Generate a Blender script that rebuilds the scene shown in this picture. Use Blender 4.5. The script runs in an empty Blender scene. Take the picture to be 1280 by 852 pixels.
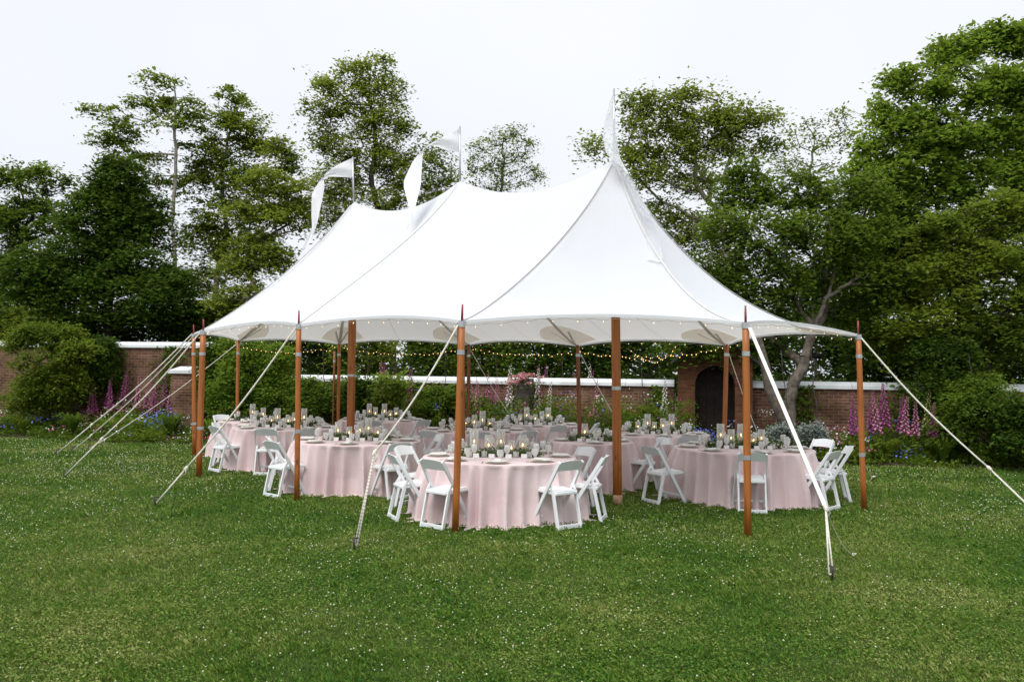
import bpy, math, random
import numpy as np
from mathutils import Matrix, Vector
R = math.radians
rng = np.random.default_rng(7)
random.seed(7)
S = bpy.context.scene
C = S.collection

# ------------------------------------------------------------------ camera, sky, sun, exposure
F_PX, PITCH, ROLL, EYE = 1053.5, 0.0350, 0.0114, 1.92
cam_d = bpy.data.cameras.new('camera'); cam = bpy.data.objects.new('camera', cam_d); C.objects.link(cam)
cam_d.sensor_width = 36.0; cam_d.lens = F_PX / 1280 * 36; cam_d.clip_end = 2000; cam_d.clip_start = 0.05
MC = Matrix.Rotation(math.pi/2 + PITCH, 3, 'X') @ Matrix.Rotation(ROLL, 3, 'Z')
cam.matrix_world = Matrix.Translation((0, 0, EYE)) @ MC.to_4x4()
S.camera = cam

w = bpy.data.worlds.new('World'); S.world = w; w.use_nodes = True
nt = w.node_tree; nt.nodes.clear()
SUN_EL, SUN_AZ = 58, -150        # azimuth measured clockwise from +Y
sky = nt.nodes.new('ShaderNodeTexSky'); sky.sky_type = 'NISHITA'; sky.sun_disc = False
sky.sun_elevation = R(SUN_EL); sky.sun_rotation = R(SUN_AZ); sky.dust_density = 3; sky.air_density = 1.0
hs = nt.nodes.new('ShaderNodeHueSaturation'); hs.inputs['Saturation'].default_value = 0.15
tc = nt.nodes.new('ShaderNodeTexCoord'); nz = nt.nodes.new('ShaderNodeTexNoise')
nz.inputs['Scale'].default_value = 1.6; nz.inputs['Detail'].default_value = 4; nz.inputs['Roughness'].default_value = .45
cr = nt.nodes.new('ShaderNodeValToRGB')
cr.color_ramp.elements[0].color = (7.7, 8.1, 9.0, 1); cr.color_ramp.elements[0].position = .3
cr.color_ramp.elements[1].color = (8.9, 9.1, 9.6, 1); cr.color_ramp.elements[1].position = .7
mx = nt.nodes.new('ShaderNodeMix'); mx.data_type = 'RGBA'; mx.inputs['Factor'].default_value = .93
bg = nt.nodes.new('ShaderNodeBackground'); bg.inputs['Strength'].default_value = 0.0625
wo = nt.nodes.new('ShaderNodeOutputWorld')
L = nt.links.new
L(tc.outputs['Generated'], nz.inputs['Vector']); L(nz.outputs['Fac'], cr.inputs['Fac'])
L(sky.outputs['Color'], hs.inputs['Color']); L(hs.outputs['Color'], mx.inputs['A']); L(cr.outputs['Color'], mx.inputs['B'])
L(mx.outputs['Result'], bg.inputs['Color']); L(bg.outputs['Background'], wo.inputs['Surface'])

sd = bpy.data.lights.new('sun', 'SUN'); sun = bpy.data.objects.new('sun', sd); C.objects.link(sun)
sd.energy = 1.5; sd.angle = R(35); sd.color = (1, .985, .955)
az, el = R(SUN_AZ), R(SUN_EL)
sdir = Vector((math.sin(az)*math.cos(el), math.cos(az)*math.cos(el), math.sin(el)))
sun.rotation_euler = sdir.to_track_quat('Z', 'Y').to_euler(); sun.location = sdir*40

S.view_settings.view_transform = 'Standard'; S.view_settings.look = 'None'
S.view_settings.exposure = 0.85; S.view_settings.gamma = 1; S.view_settings.use_curve_mapping = False
S.render.engine = 'CYCLES'
cy = S.cycles
cy.use_denoising = True
try: cy.denoiser = 'OPENIMAGEDENOISE'
except Exception: pass
cy.max_bounces = 8; cy.transparent_max_bounces = 12; cy.diffuse_bounces = 4; cy.glossy_bounces = 3; cy.transmission_bounces = 4
cy.use_adaptive_sampling = True; cy.adaptive_threshold = 0.02
cy.caustics_reflective = False; cy.caustics_refractive = False; cy.sample_clamp_indirect = 6

# ------------------------------------------------------------------ measuring the place from the survey of the photograph
def ray(px, py):
    d = MC @ Vector(((px-640)/F_PX, -(py-426)/F_PX, -1)); return d
def gp(px, py, z=0.0):            # where a sight line meets the height z
    d = ray(px, py); t = (z-EYE)/d.z; return Vector((d.x*t, d.y*t, z))
def at(px, py, Y):                # sight line at distance Y
    d = ray(px, py); t = Y/d.y; return Vector((d.x*t, Y, EYE+d.z*t))
def gx(px, Y):                    # ground point at distance Y under image column px
    p = at(px, 560, Y); return Vector((p.x, Y, 0))

# ------------------------------------------------------------------ materials
def new_mat(name):
    m = bpy.data.materials.new(name); m.use_nodes = True; m.node_tree.nodes.clear(); return m, m.node_tree.nodes, m.node_tree.links.new
def ramp(N, stops):
    r = N.new('ShaderNodeValToRGB'); e = r.color_ramp.elements
    while len(e) < len(stops): e.new(.5)
    for k, (p, c) in enumerate(stops): e[k].position = p; e[k].color = (*c, 1)
    return r
def noise(N, Lk, scale, detail=3, vec=None, rough=.5):
    n = N.new('ShaderNodeTexNoise'); n.inputs['Scale'].default_value = scale; n.inputs['Detail'].default_value = detail; n.inputs['Roughness'].default_value = rough
    if vec is not None: Lk(vec, n.inputs['Vector'])
    return n
def plain(name, c, rough=.6, var=.12, scale=6, bump=0, bscale=40, metal=0, spec=.4, coord='Object', sheen=0):
    m, N, Lk = new_mat(name)
    t = N.new('ShaderNodeTexCoord'); n = noise(N, Lk, scale, 4, t.outputs[coord])
    r = ramp(N, [(.3, tuple(x*(1-var) for x in c)), (.7, tuple(min(1, x*(1+var)) for x in c))]); Lk(n.outputs['Fac'], r.inputs['Fac'])
    b = N.new('ShaderNodeBsdfPrincipled'); b.inputs['Roughness'].default_value = rough; b.inputs['Metallic'].default_value = metal
    b.inputs['Specular IOR Level'].default_value = spec; b.inputs['Sheen Weight'].default_value = sheen
    Lk(r.outputs['Color'], b.inputs['Base Color'])
    if bump:
        n2 = noise(N, Lk, bscale, 3, t.outputs[coord]); bp = N.new('ShaderNodeBump'); bp.inputs['Strength'].default_value = bump; bp.inputs['Distance'].default_value = .01
        Lk(n2.outputs['Fac'], bp.inputs['Height']); Lk(bp.outputs['Normal'], b.inputs['Normal'])
    o = N.new('ShaderNodeOutputMaterial'); Lk(b.outputs['BSDF'], o.inputs['Surface']); return m
def leafy(name, c0, c1, trans=.35, scale=.7, rough=.6, spec=.12):
    """leaf surfaces: diffuse/gloss plus light passing through; each leaf and each spray its own tint"""
    m, N, Lk = new_mat(name)
    g = N.new('ShaderNodeNewGeometry'); t = N.new('ShaderNodeTexCoord'); n = noise(N, Lk, scale, 3, t.outputs['Object'])
    a = N.new('ShaderNodeMath'); a.operation = 'MULTIPLY_ADD'; a.inputs[1].default_value = .45; Lk(g.outputs['Random Per Island'], a.inputs[0])
    s = N.new('ShaderNodeMath'); s.operation = 'MULTIPLY_ADD'; s.inputs[1].default_value = 1.3; s.inputs[2].default_value = -.38; Lk(n.outputs['Fac'], s.inputs[0]); Lk(s.outputs[0], a.inputs[2])
    r = ramp(N, [(.1, c0), (.9, c1)]); Lk(a.outputs[0], r.inputs['Fac'])
    b = N.new('ShaderNodeBsdfPrincipled'); b.inputs['Roughness'].default_value = rough; b.inputs['Specular IOR Level'].default_value = spec
    Lk(r.outputs['Color'], b.inputs['Base Color'])
    tr = N.new('ShaderNodeBsdfTranslucent'); hv = N.new('ShaderNodeHueSaturation'); hv.inputs['Hue'].default_value = .485; hv.inputs['Value'].default_value = 1.3
    Lk(r.outputs['Color'], hv.inputs['Color']); Lk(hv.outputs['Color'], tr.inputs['Color'])
    mi = N.new('ShaderNodeMixShader'); mi.inputs[0].default_value = trans; Lk(b.outputs[0], mi.inputs[1]); Lk(tr.outputs[0], mi.inputs[2])
    o = N.new('ShaderNodeOutputMaterial'); Lk(mi.outputs[0], o.inputs['Surface']); return m
def brickmat(name, c1, c2, mortar, dirt=.5):
    m, N, Lk = new_mat(name)
    t = N.new('ShaderNodeTexCoord'); sp = N.new('ShaderNodeSeparateXYZ'); Lk(t.outputs['Object'], sp.inputs[0])
    ad = N.new('ShaderNodeMath'); ad.operation = 'ADD'; Lk(sp.outputs['X'], ad.inputs[0]); Lk(sp.outputs['Y'], ad.inputs[1])
    cb = N.new('ShaderNodeCombineXYZ'); Lk(ad.outputs[0], cb.inputs['X']); Lk(sp.outputs['Z'], cb.inputs['Y'])
    nd = noise(N, Lk, 3, 2, t.outputs['Object']); mv = N.new('ShaderNodeVectorMath'); mv.operation = 'SCALE'; mv.inputs['Scale'].default_value = .012; Lk(nd.outputs['Color'], mv.inputs[0])
    av = N.new('ShaderNodeVectorMath'); Lk(cb.outputs[0], av.inputs[0]); Lk(mv.outputs[0], av.inputs[1])
    br = N.new('ShaderNodeTexBrick'); Lk(av.outputs[0], br.inputs['Vector']); br.inputs['Scale'].default_value = 1
    br.inputs['Brick Width'].default_value = .215; br.inputs['Row Height'].default_value = .075; br.inputs['Mortar Size'].default_value = .009; br.inputs['Mortar Smooth'].default_value = .2
    br.inputs['Color1'].default_value = (*c1, 1); br.inputs['Color2'].default_value = (*c2, 1); br.inputs['Mortar'].default_value = (*mortar, 1); br.inputs['Bias'].default_value = .0
    n1 = noise(N, Lk, 1.3, 5, t.outputs['Object'], .65); r1 = ramp(N, [(.35, (.35, .33, .30)), (.62, (1, 1, 1))]); Lk(n1.outputs['Fac'], r1.inputs['Fac'])
    mm = N.new('ShaderNodeMix'); mm.data_type = 'RGBA'; mm.blend_type = 'MULTIPLY'; mm.inputs['Factor'].default_value = dirt
    Lk(br.outputs['Color'], mm.inputs['A']); Lk(r1.outputs['Color'], mm.inputs['B'])
    b = N.new('ShaderNodeBsdfPrincipled'); b.inputs['Roughness'].default_value = .9; b.inputs['Specular IOR Level'].default_value = .2; Lk(mm.outputs['Result'], b.inputs['Base Color'])
    iv = N.new('ShaderNodeMath'); iv.operation = 'SUBTRACT'; iv.inputs[0].default_value = 1; Lk(br.outputs['Fac'], iv.inputs[1])
    bp = N.new('ShaderNodeBump'); bp.inputs['Strength'].default_value = .9; bp.inputs['Distance'].default_value = .012; Lk(iv.outputs[0], bp.inputs['Height']); Lk(bp.outputs['Normal'], b.inputs['Normal'])
    o = N.new('ShaderNodeOutputMaterial'); Lk(b.outputs[0], o.inputs['Surface']); return m
def canvas(name, c, trans, c2=None):
    m, N, Lk = new_mat(name)
    t = N.new('ShaderNodeTexCoord'); n = noise(N, Lk, .9, 4, t.outputs['Object']); r = ramp(N, [(.35, tuple(x*.965 for x in c)), (.65, c)]); Lk(n.outputs['Fac'], r.inputs['Fac'])
    d = N.new('ShaderNodeBsdfDiffuse'); Lk(r.outputs[0], d.inputs['Color']); tr = N.new('ShaderNodeBsdfTranslucent')
    tr.inputs['Color'].default_value = (*(c2 or c), 1)
    mi = N.new('ShaderNodeMixShader'); mi.inputs[0].default_value = trans; Lk(d.outputs[0], mi.inputs[1]); Lk(tr.outputs[0], mi.inputs[2])
    n2 = noise(N, Lk, 2.2, 3, t.outputs['Object']); bp = N.new('ShaderNodeBump'); bp.inputs['Strength'].default_value = .25; bp.inputs['Distance'].default_value = .05
    Lk(n2.outputs['Fac'], bp.inputs['Height']); Lk(bp.outputs['Normal'], d.inputs['Normal'])
    o = N.new('ShaderNodeOutputMaterial'); Lk(mi.outputs[0], o.inputs['Surface']); return m
def woodmat(name, c0, c1, rough=.5):
    m, N, Lk = new_mat(name)
    t = N.new('ShaderNodeTexCoord'); mp = N.new('ShaderNodeMapping'); mp.inputs['Scale'].default_value = (30, 30, 1.6); oi = N.new('ShaderNodeObjectInfo'); va = N.new('ShaderNodeVectorMath'); va.operation = 'MULTIPLY_ADD'; va.inputs[1].default_value = (1, 1, 1); Lk(t.outputs['Object'], va.inputs[0]); Lk(oi.outputs['Location'], va.inputs[2]); Lk(va.outputs[0], mp.inputs[0])
    n = noise(N, Lk, 1.0, 6, mp.outputs[0], .6); r = ramp(N, [(.28, c0), (.55, c1), (.8, tuple(x*.8 for x in c1))]); Lk(n.outputs['Fac'], r.inputs['Fac'])
    vo = N.new('ShaderNodeTexVoronoi'); vo.inputs['Scale'].default_value = 1; mp2 = N.new('ShaderNodeMapping'); mp2.inputs['Scale'].default_value = (7, 7, 2.4); Lk(va.outputs[0], mp2.inputs[0]); Lk(mp2.outputs[0], vo.inputs['Vector'])
    r2 = ramp(N, [(.05, (.22, .16, .12)), (.16, (1, 1, 1))]); Lk(vo.outputs['Distance'], r2.inputs['Fac'])
    mm = N.new('ShaderNodeMix'); mm.data_type = 'RGBA'; mm.blend_type = 'MULTIPLY'; mm.inputs['Factor'].default_value = .8; Lk(r.outputs[0], mm.inputs['A']); Lk(r2.outputs[0], mm.inputs['B'])
    b = N.new('ShaderNodeBsdfPrincipled'); b.inputs['Roughness'].default_value = rough; b.inputs['Coat Weight'].default_value = .06; Lk(mm.outputs['Result'], b.inputs['Base Color'])
    o = N.new('ShaderNodeOutputMaterial'); Lk(b.outputs[0], o.inputs['Surface']); return m
def glassmat(name, tint=(1, 1, 1), clear=.72):
    m, N, Lk = new_mat(name)
    tr = N.new('ShaderNodeBsdfTransparent'); tr.inputs['Color'].default_value = (*[x*.97 for x in tint], 1)
    g0 = N.new('ShaderNodeBsdfGlossy'); g0.inputs['Roughness'].default_value = .12; g0.inputs['Color'].default_value = (1, 1, 1, 1)
    gd = N.new('ShaderNodeBsdfTranslucent'); gd.inputs['Color'].default_value = (.9, .9, .88, 1); gd2 = N.new('ShaderNodeBsdfDiffuse'); gd2.inputs['Color'].default_value = (.9, .9, .88, 1)
    ga = N.new('ShaderNodeMixShader'); ga.inputs[0].default_value = .5; Lk(gd.outputs[0], ga.inputs[1]); Lk(gd2.outputs[0], ga.inputs[2])
    g = N.new('ShaderNodeMixShader'); g.inputs[0].default_value = .85; Lk(g0.outputs[0], g.inputs[1]); Lk(ga.outputs[0], g.inputs[2])
    lw = N.new('ShaderNodeLayerWeight'); lw.inputs['Blend'].default_value = .35
    t = N.new('ShaderNodeTexCoord'); n = noise(N, Lk, 60, 2, t.outputs['Object'])
    a = N.new('ShaderNodeMath'); a.operation = 'MULTIPLY_ADD'; a.inputs[1].default_value = .9; a.inputs[2].default_value = 1-clear; Lk(lw.outputs['Facing'], a.inputs[0])
    a2 = N.new('ShaderNodeMath'); a2.operation = 'MULTIPLY_ADD'; a2.inputs[1].default_value = .06; Lk(n.outputs['Fac'], a2.inputs[0]); Lk(a.outputs[0], a2.inputs[2]); a2.use_clamp = True
    mi = N.new('ShaderNodeMixShader'); Lk(a2.outputs[0], mi.inputs[0]); Lk(tr.outputs[0], mi.inputs[1]); Lk(g.outputs[0], mi.inputs[2])
    o = N.new('ShaderNodeOutputMaterial'); Lk(mi.outputs[0], o.inputs['Surface']); return m
def glow(name, c, s):
    m, N, Lk = new_mat(name); e = N.new('ShaderNodeEmission'); e.inputs['Color'].default_value = (*c, 1); e.inputs['Strength'].default_value = s
    o = N.new('ShaderNodeOutputMaterial'); Lk(e.outputs[0], o.inputs['Surface']); return m

def groundmat():
    m, N, Lk = new_mat('lawn_soil')
    t = N.new('ShaderNodeTexCoord'); n = noise(N, Lk, .35, 4, t.outputs['Object']); n2 = noise(N, Lk, 30, 4, t.outputs['Object'])
    r = ramp(N, [(.3, (.035, .065, .012)), (.7, (.07, .10, .022))]); Lk(n.outputs['Fac'], r.inputs['Fac'])
    r2 = ramp(N, [(.3, (.4, .4, .4)), (.7, (1.1, 1.1, 1.0))]); Lk(n2.outputs['Fac'], r2.inputs['Fac'])
    mm = N.new('ShaderNodeMix'); mm.data_type = 'RGBA'; mm.blend_type = 'MULTIPLY'; mm.inputs['Factor'].default_value = 1; Lk(r.outputs[0], mm.inputs['A']); Lk(r2.outputs[0], mm.inputs['B'])
    b = N.new('ShaderNodeBsdfPrincipled'); b.inputs['Roughness'].default_value = .95; b.inputs['Specular IOR Level'].default_value = .1; Lk(mm.outputs['Result'], b.inputs['Base Color'])
    o = N.new('ShaderNodeOutputMaterial'); Lk(b.outputs[0], o.inputs['Surface']); return m
def grassmat():
    m, N, Lk = new_mat('grass_blades')
    g = N.new('ShaderNodeNewGeometry'); t = N.new('ShaderNodeTexCoord')
    n = noise(N, Lk, .42, 5, t.outputs['Object'], .6); n2 = noise(N, Lk, 4.5, 3, t.outputs['Object'])
    a = N.new('ShaderNodeMath'); a.operation = 'MULTIPLY_ADD'; a.inputs[1].default_value = .58; Lk(g.outputs['Random Per Island'], a.inputs[0])
    s = N.new('ShaderNodeMath'); s.operation = 'MULTIPLY_ADD'; s.inputs[1].default_value = 1.5; s.inputs[2].default_value = -.76; Lk(n.outputs['Fac'], s.inputs[0])
    s2 = N.new('ShaderNodeMath'); s2.operation = 'MULTIPLY_ADD'; s2.inputs[1].default_value = .45; Lk(n2.outputs['Fac'], s2.inputs[0]); Lk(s.outputs[0], s2.inputs[2]); Lk(s2.outputs[0], a.inputs[2])
    r = ramp(N, [(.05, (.030, .100, .013)), (.34, (.078, .180, .019)), (.60, (.158, .250, .032)), (.93, (.37, .38, .13))]); Lk(a.outputs[0], r.inputs['Fac'])
    b = N.new('ShaderNodeBsdfPrincipled'); b.inputs['Roughness'].default_value = .5; b.inputs['Specular IOR Level'].default_value = .12; Lk(r.outputs[0], b.inputs['Base Color'])
    tr = N.new('ShaderNodeBsdfTranslucent'); Lk(r.outputs[0], tr.inputs['Color'])
    mi = N.new('ShaderNodeMixShader'); mi.inputs[0].default_value = .3; Lk(b.outputs[0], mi.inputs[1]); Lk(tr.outputs[0], mi.inputs[2])
    o = N.new('ShaderNodeOutputMaterial'); Lk(mi.outputs[0], o.inputs['Surface']); return m

M = dict(
 ground=groundmat(), grass=grassmat(),
 soil=plain('bed_soil', (.045, .030, .020), .95, .4, 8, .6, 30),
 canvas=canvas('sailcloth', (.89, .925, .985), .38, (.95, .92, .86)),
 seam=canvas('seam_webbing', (.80, .79, .77), .25),
 patch=canvas('reinforcement_canvas', (.95, .90, .81), .52),
 flag=canvas('flag_cloth', (.93, .93, .94), .35),
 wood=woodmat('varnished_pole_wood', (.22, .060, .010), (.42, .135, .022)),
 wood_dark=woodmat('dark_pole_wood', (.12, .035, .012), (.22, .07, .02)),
 rosy=plain('painted_rod', (.25, .05, .05), .5, .2),
 metal=plain('galvanised_steel', (.55, .56, .57), .35, .15, 20, 0, 40, .8),
 porch=plain('weathered_door', (.03, .02, .015), .8, .4, 6),
 iron=plain('dark_iron', (.05, .045, .04), .6, .3, 20),
 strap=plain('white_webbing', (.78, .76, .70), .7, .08, 30, .3, 200),
 rope=plain('white_rope', (.68, .66, .56), .8, .15, 40, .4, 300),
 stripe=None,
 chair=plain('white_resin', (.80, .82, .83), .38, .02, 5),
 china=plain('white_china', (.80, .78, .74), .2, .03, 8),
 gold=plain('gold_rimmed_charger', (.78, .71, .60), .3, .1, 8),
 napkin=plain('white_linen', (.78, .76, .73), .8, .05, 20, .3, 60),
 blush=plain('blush_menu_card', (.72, .58, .52), .8, .05, 20),
 silver=plain('cutlery', (.62, .50, .38), .25, .1, 20, 0, 40, .9),
 glass=glassmat('clear_glass', (1, 1, 1), .62), tube=glassmat('hurricane_glass', (.98, .975, .95), .90),
 wax=plain('candle_wax', (.82, .79, .72), .5, .05, 10),
 flame=glow('candle_flame', (1, .62, .25), 7), bulb=glow('warm_bulb', (1, .82, .55), .8), fairy=glow('fairy_bulb', (1, .60, .16), 2.6),
 cable=plain('light_cable', (.30, .28, .24), .7, .2),
 garland=leafy('garland_leaves', (.035, .075, .018), (.15, .22, .06), .35, 6),
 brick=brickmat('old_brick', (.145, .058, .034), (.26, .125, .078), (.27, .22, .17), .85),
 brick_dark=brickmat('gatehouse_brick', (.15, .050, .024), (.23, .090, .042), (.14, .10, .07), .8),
 cap=plain('white_coping', (.68, .70, .71), .7, .22, 1.6, .3, 20),
 slate=plain('slate', (.10, .10, .10), .7, .3, 10, .4, 30),
 door=plain('black_door', (.012, .011, .010), .6, .3, 6),
 bark=plain('grey_bark', (.13, .108, .085), .95, .45, 9, .9, 25),
 bark_pale=plain('pale_bark', (.27, .235, .19), .9, .35, 7, .8, 25),
 bark_dark=plain('dark_bark', (.05, .042, .035), .95, .4, 6, .9, 20),
)
def sheermat():
    m, N, Lk = new_mat('sheer_cloth'); d = N.new('ShaderNodeBsdfDiffuse'); d.inputs['Color'].default_value = (.9, .92, .95, 1); tl = N.new('ShaderNodeBsdfTranslucent'); tl.inputs['Color'].default_value = (.92, .92, .93, 1); tr = N.new('ShaderNodeBsdfTransparent')
    t = N.new('ShaderNodeTexCoord'); n = noise(N, Lk, 5, 4, t.outputs['Object']); mr = N.new('ShaderNodeMapRange'); mr.inputs['To Min'].default_value = .15; mr.inputs['To Max'].default_value = .6; Lk(n.outputs['Fac'], mr.inputs['Value'])
    a = N.new('ShaderNodeMixShader'); a.inputs[0].default_value = .4; Lk(d.outputs[0], a.inputs[1]); Lk(tl.outputs[0], a.inputs[2]); b = N.new('ShaderNodeMixShader'); Lk(mr.outputs[0], b.inputs[0]); Lk(a.outputs[0], b.inputs[1]); Lk(tr.outputs[0], b.inputs[2])
    o = N.new('ShaderNodeOutputMaterial'); Lk(b.outputs[0], o.inputs['Surface']); return m
M['sheer'] = sheermat()
def stripemat():
    m, N, Lk = new_mat('spiral_cord'); t = N.new('ShaderNodeTexCoord'); wv = N.new('ShaderNodeTexWave'); wv.bands_direction = 'Z'; wv.inputs['Scale'].default_value = 9; Lk(t.outputs['Object'], wv.inputs['Vector'])
    r = ramp(N, [(.45, (.66, .63, .56)), (.6, (.46, .40, .34))]); Lk(wv.outputs['Fac'], r.inputs['Fac'])
    b = N.new('ShaderNodeBsdfPrincipled'); b.inputs['Roughness'].default_value = .8; Lk(r.outputs[0], b.inputs['Base Color']); o = N.new('ShaderNodeOutputMaterial'); Lk(b.outputs[0], o.inputs['Surface']); return m
M['stripe'] = stripemat()
def clothmat():
    m, N, Lk = new_mat('pink_linen'); t = N.new('ShaderNodeTexCoord'); n = noise(N, Lk, 1.5, 4, t.outputs['Object'])
    r = ramp(N, [(.3, (.69, .52, .525)), (.7, (.77, .63, .625))]); Lk(n.outputs['Fac'], r.inputs['Fac'])
    b = N.new('ShaderNodeBsdfPrincipled'); b.inputs['Roughness'].default_value = .7; b.inputs['Sheen Weight'].default_value = .25; b.inputs['Specular IOR Level'].default_value = .25; Lk(r.outputs[0], b.inputs['Base Color'])
    n2 = noise(N, Lk, 14, 4, t.outputs['Object']); bp = N.new('ShaderNodeBump'); bp.inputs['Strength'].default_value = .25; bp.inputs['Distance'].default_value = .02; Lk(n2.outputs['Fac'], bp.inputs['Height']); Lk(bp.outputs['Normal'], b.inputs['Normal'])
    o = N.new('ShaderNodeOutputMaterial'); Lk(b.outputs[0], o.inputs['Surface']); return m
M['cloth'] = clothmat()

# ------------------------------------------------------------------ object helpers
def link(o, parent=None):
    C.objects.link(o)
    if parent is not None: o.parent = parent
    return o
def mesh_np(name, V, Fs, mat, smooth=False):
    """V (n,3); Fs list of arrays of equal-size faces"""
    me = bpy.data.meshes.new(name); V = np.asarray(V, dtype=np.float32); me.vertices.add(len(V)); me.vertices.foreach_set('co', V.ravel())
    if not isinstance(Fs, list): Fs = [Fs]
    idx = np.concatenate([np.asarray(f, dtype=np.int32).ravel() for f in Fs]); tot = np.concatenate([np.full(len(f), np.asarray(f).shape[1], dtype=np.int32) for f in Fs])
    st = np.concatenate([[0], np.cumsum(tot)[:-1]]).astype(np.int32)
    me.loops.add(len(idx)); me.loops.foreach_set('vertex_index', idx); me.polygons.add(len(tot)); me.polygons.foreach_set('loop_start', st)
    try: me.polygons.foreach_set('loop_total', tot)
    except Exception: pass
    if smooth: me.polygons.foreach_set('use_smooth', np.ones(len(tot), dtype=bool))
    me.update(calc_edges=True); me.validate(); me.materials.append(mat); return me
class MB:
    def __init__(s): s.v = []; s.f = []
    def add(s, vs, fs):
        k = len(s.v); s.v += [tuple(v) for v in vs]; s.f += [tuple(i+k for i in f) for f in fs]; return s
    def box(s, c, size, rot=None, bev=0):
        hx, hy, hz = [q/2 for q in size]; P = [Vector((x*hx, y*hy, z*hz)) for x in (-1, 1) for y in (-1, 1) for z in (-1, 1)]
        if rot is not None: P = [rot @ p for p in P]
        c = Vector(c); return s.add([p+c for p in P], [(0, 1, 3, 2), (4, 6, 7, 5), (0, 4, 5, 1), (2, 3, 7, 6), (0, 2, 6, 4), (1, 5, 7, 3)])
    def bar(s, a, b, wx, wy, side=(1, 0, 0)):
        a, b = Vector(a), Vector(b); d = (b-a).normalized(); x = Vector(side); x = (x-d*x.dot(d)).normalized(); y = d.cross(x)
        P = [q+x*(i*wx/2)+y*(j*wy/2) for q in (a, b) for i, j in ((-1, -1), (1, -1), (1, 1), (-1, 1))]
        return s.add(P, [(3, 2, 1, 0), (4, 5, 6, 7), (0, 1, 5, 4), (1, 2, 6, 5), (2, 3, 7, 6), (3, 0, 4, 7)])
    def tube(s, pts, rad, n=8, cap=True):
        pts = [Vector(p) for p in pts]; m = len(pts); rad = rad if hasattr(rad, '__len__') else [rad]*m
        x = None; k = len(s.v)
        for i, p in enumerate(pts):
            d = (pts[min(i+1, m-1)]-pts[max(i-1, 0)]).normalized()
            if x is None: x = d.orthogonal().normalized()
            x = (x-d*x.dot(d)).normalized(); y = d.cross(x)
            for j in range(n):
                a = 2*math.pi*j/n; q = p+(x*math.cos(a)+y*math.sin(a))*rad[i]; s.v.append(tuple(q))
        for i in range(m-1):
            for j in range(n):
                a = k+i*n+j; b = k+i*n+(j+1) % n; s.f.append((a, b, b+n, a+n))
        if cap: s.f.append(tuple(k+j for j in reversed(range(n)))); s.f.append(tuple(k+(m-1)*n+j for j in range(n)))
        return s
    def lathe(s, prof, n=16, c=(0, 0, 0)):
        k = len(s.v); m = len(prof)
        for r, z in prof:
            for j in range(n):
                a = 2*math.pi*j/n; s.v.append((c[0]+r*math.cos(a), c[1]+r*math.sin(a), c[2]+z))
        for i in range(m-1):
            for j in range(n):
                a = k+i*n+j; b = k+i*n+(j+1) % n; s.f.append((a, b, b+n, a+n))
        return s
    def mesh(s, name, mat, smooth=False):
        me = bpy.data.meshes.new(name); me.from_pydata(s.v, [], s.f); me.update(); me.materials.append(mat)
        if smooth: me.polygons.foreach_set('use_smooth', [True]*len(me.polygons))
        return me
    def build(s, name, mat, parent=None, smooth=False, loc=None):
        o = bpy.data.objects.new(name, s.mesh(name, mat, smooth)); link(o, parent)
        if loc is not None: o.location = loc
        return o
def put(name, me, parent=None, loc=(0, 0, 0), rz=0, scale=None):
    o = bpy.data.objects.new(name, me); link(o, parent); o.location = loc; o.rotation_euler = (0, 0, rz)
    if scale is not None: o.scale = scale
    return o
def tag(o, label=None, cat=None, group=None, kind=None):
    if label: o['label'] = label
    if cat: o['category'] = cat
    if group: o['group'] = group
    if kind: o['kind'] = kind
    return o
def empty(name, loc=(0, 0, 0), rz=0):
    o = bpy.data.objects.new(name, None); link(o); o.location = loc; o.rotation_euler = (0, 0, rz); o.empty_display_size = .1; return o
def copy_tree(o, parent=None):
    c = o.copy(); C.objects.link(c)
    if parent is not None: c.parent = parent
    for ch in list(o.children): copy_tree(ch, c)
    return c
def bevel(o, wd=.004, seg=2):
    md = o.modifiers.new('bevel', 'BEVEL'); md.width = wd; md.segments = seg; md.limit_method = 'ANGLE'; return o

# ------------------------------------------------------------------ ground and lawn
def wallY(x): return 22.3-.22*(x+2)            # line of the garden wall
def bedY(x):                                    # lawn edge of the flower bed
    return wallY(x)-2.35-.25*math.sin(x*.5)-.12*math.sin(x*1.7)
gm = MB(); gm.add([(-300, -60, 0), (300, -60, 0), (300, 500, 0), (-300, 500, 0)], [(0, 1, 2, 3)])
tag(gm.build('lawn_ground', M['ground']), kind='structure')
bm_ = MB(); xs = np.linspace(-24, 22, 120)
rows = []
for x in xs:
    y0, y1 = bedY(x), wallY(x)
    rows.append([(x, y0, .004), (x, y0+.12, .05+.015*math.sin(x*7)), (x, (y0+y1)/2, .10), (x, y1-.14, .11)])
V = [p for r in rows for p in r]; Fb = [(i*4+j, (i+1)*4+j, (i+1)*4+j+1, i*4+j+1) for i in range(len(xs)-1) for j in range(3)]
bm_.add(V, Fb); tag(bm_.build('flower_bed_soil', M['soil'], smooth=True), kind='structure')

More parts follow.
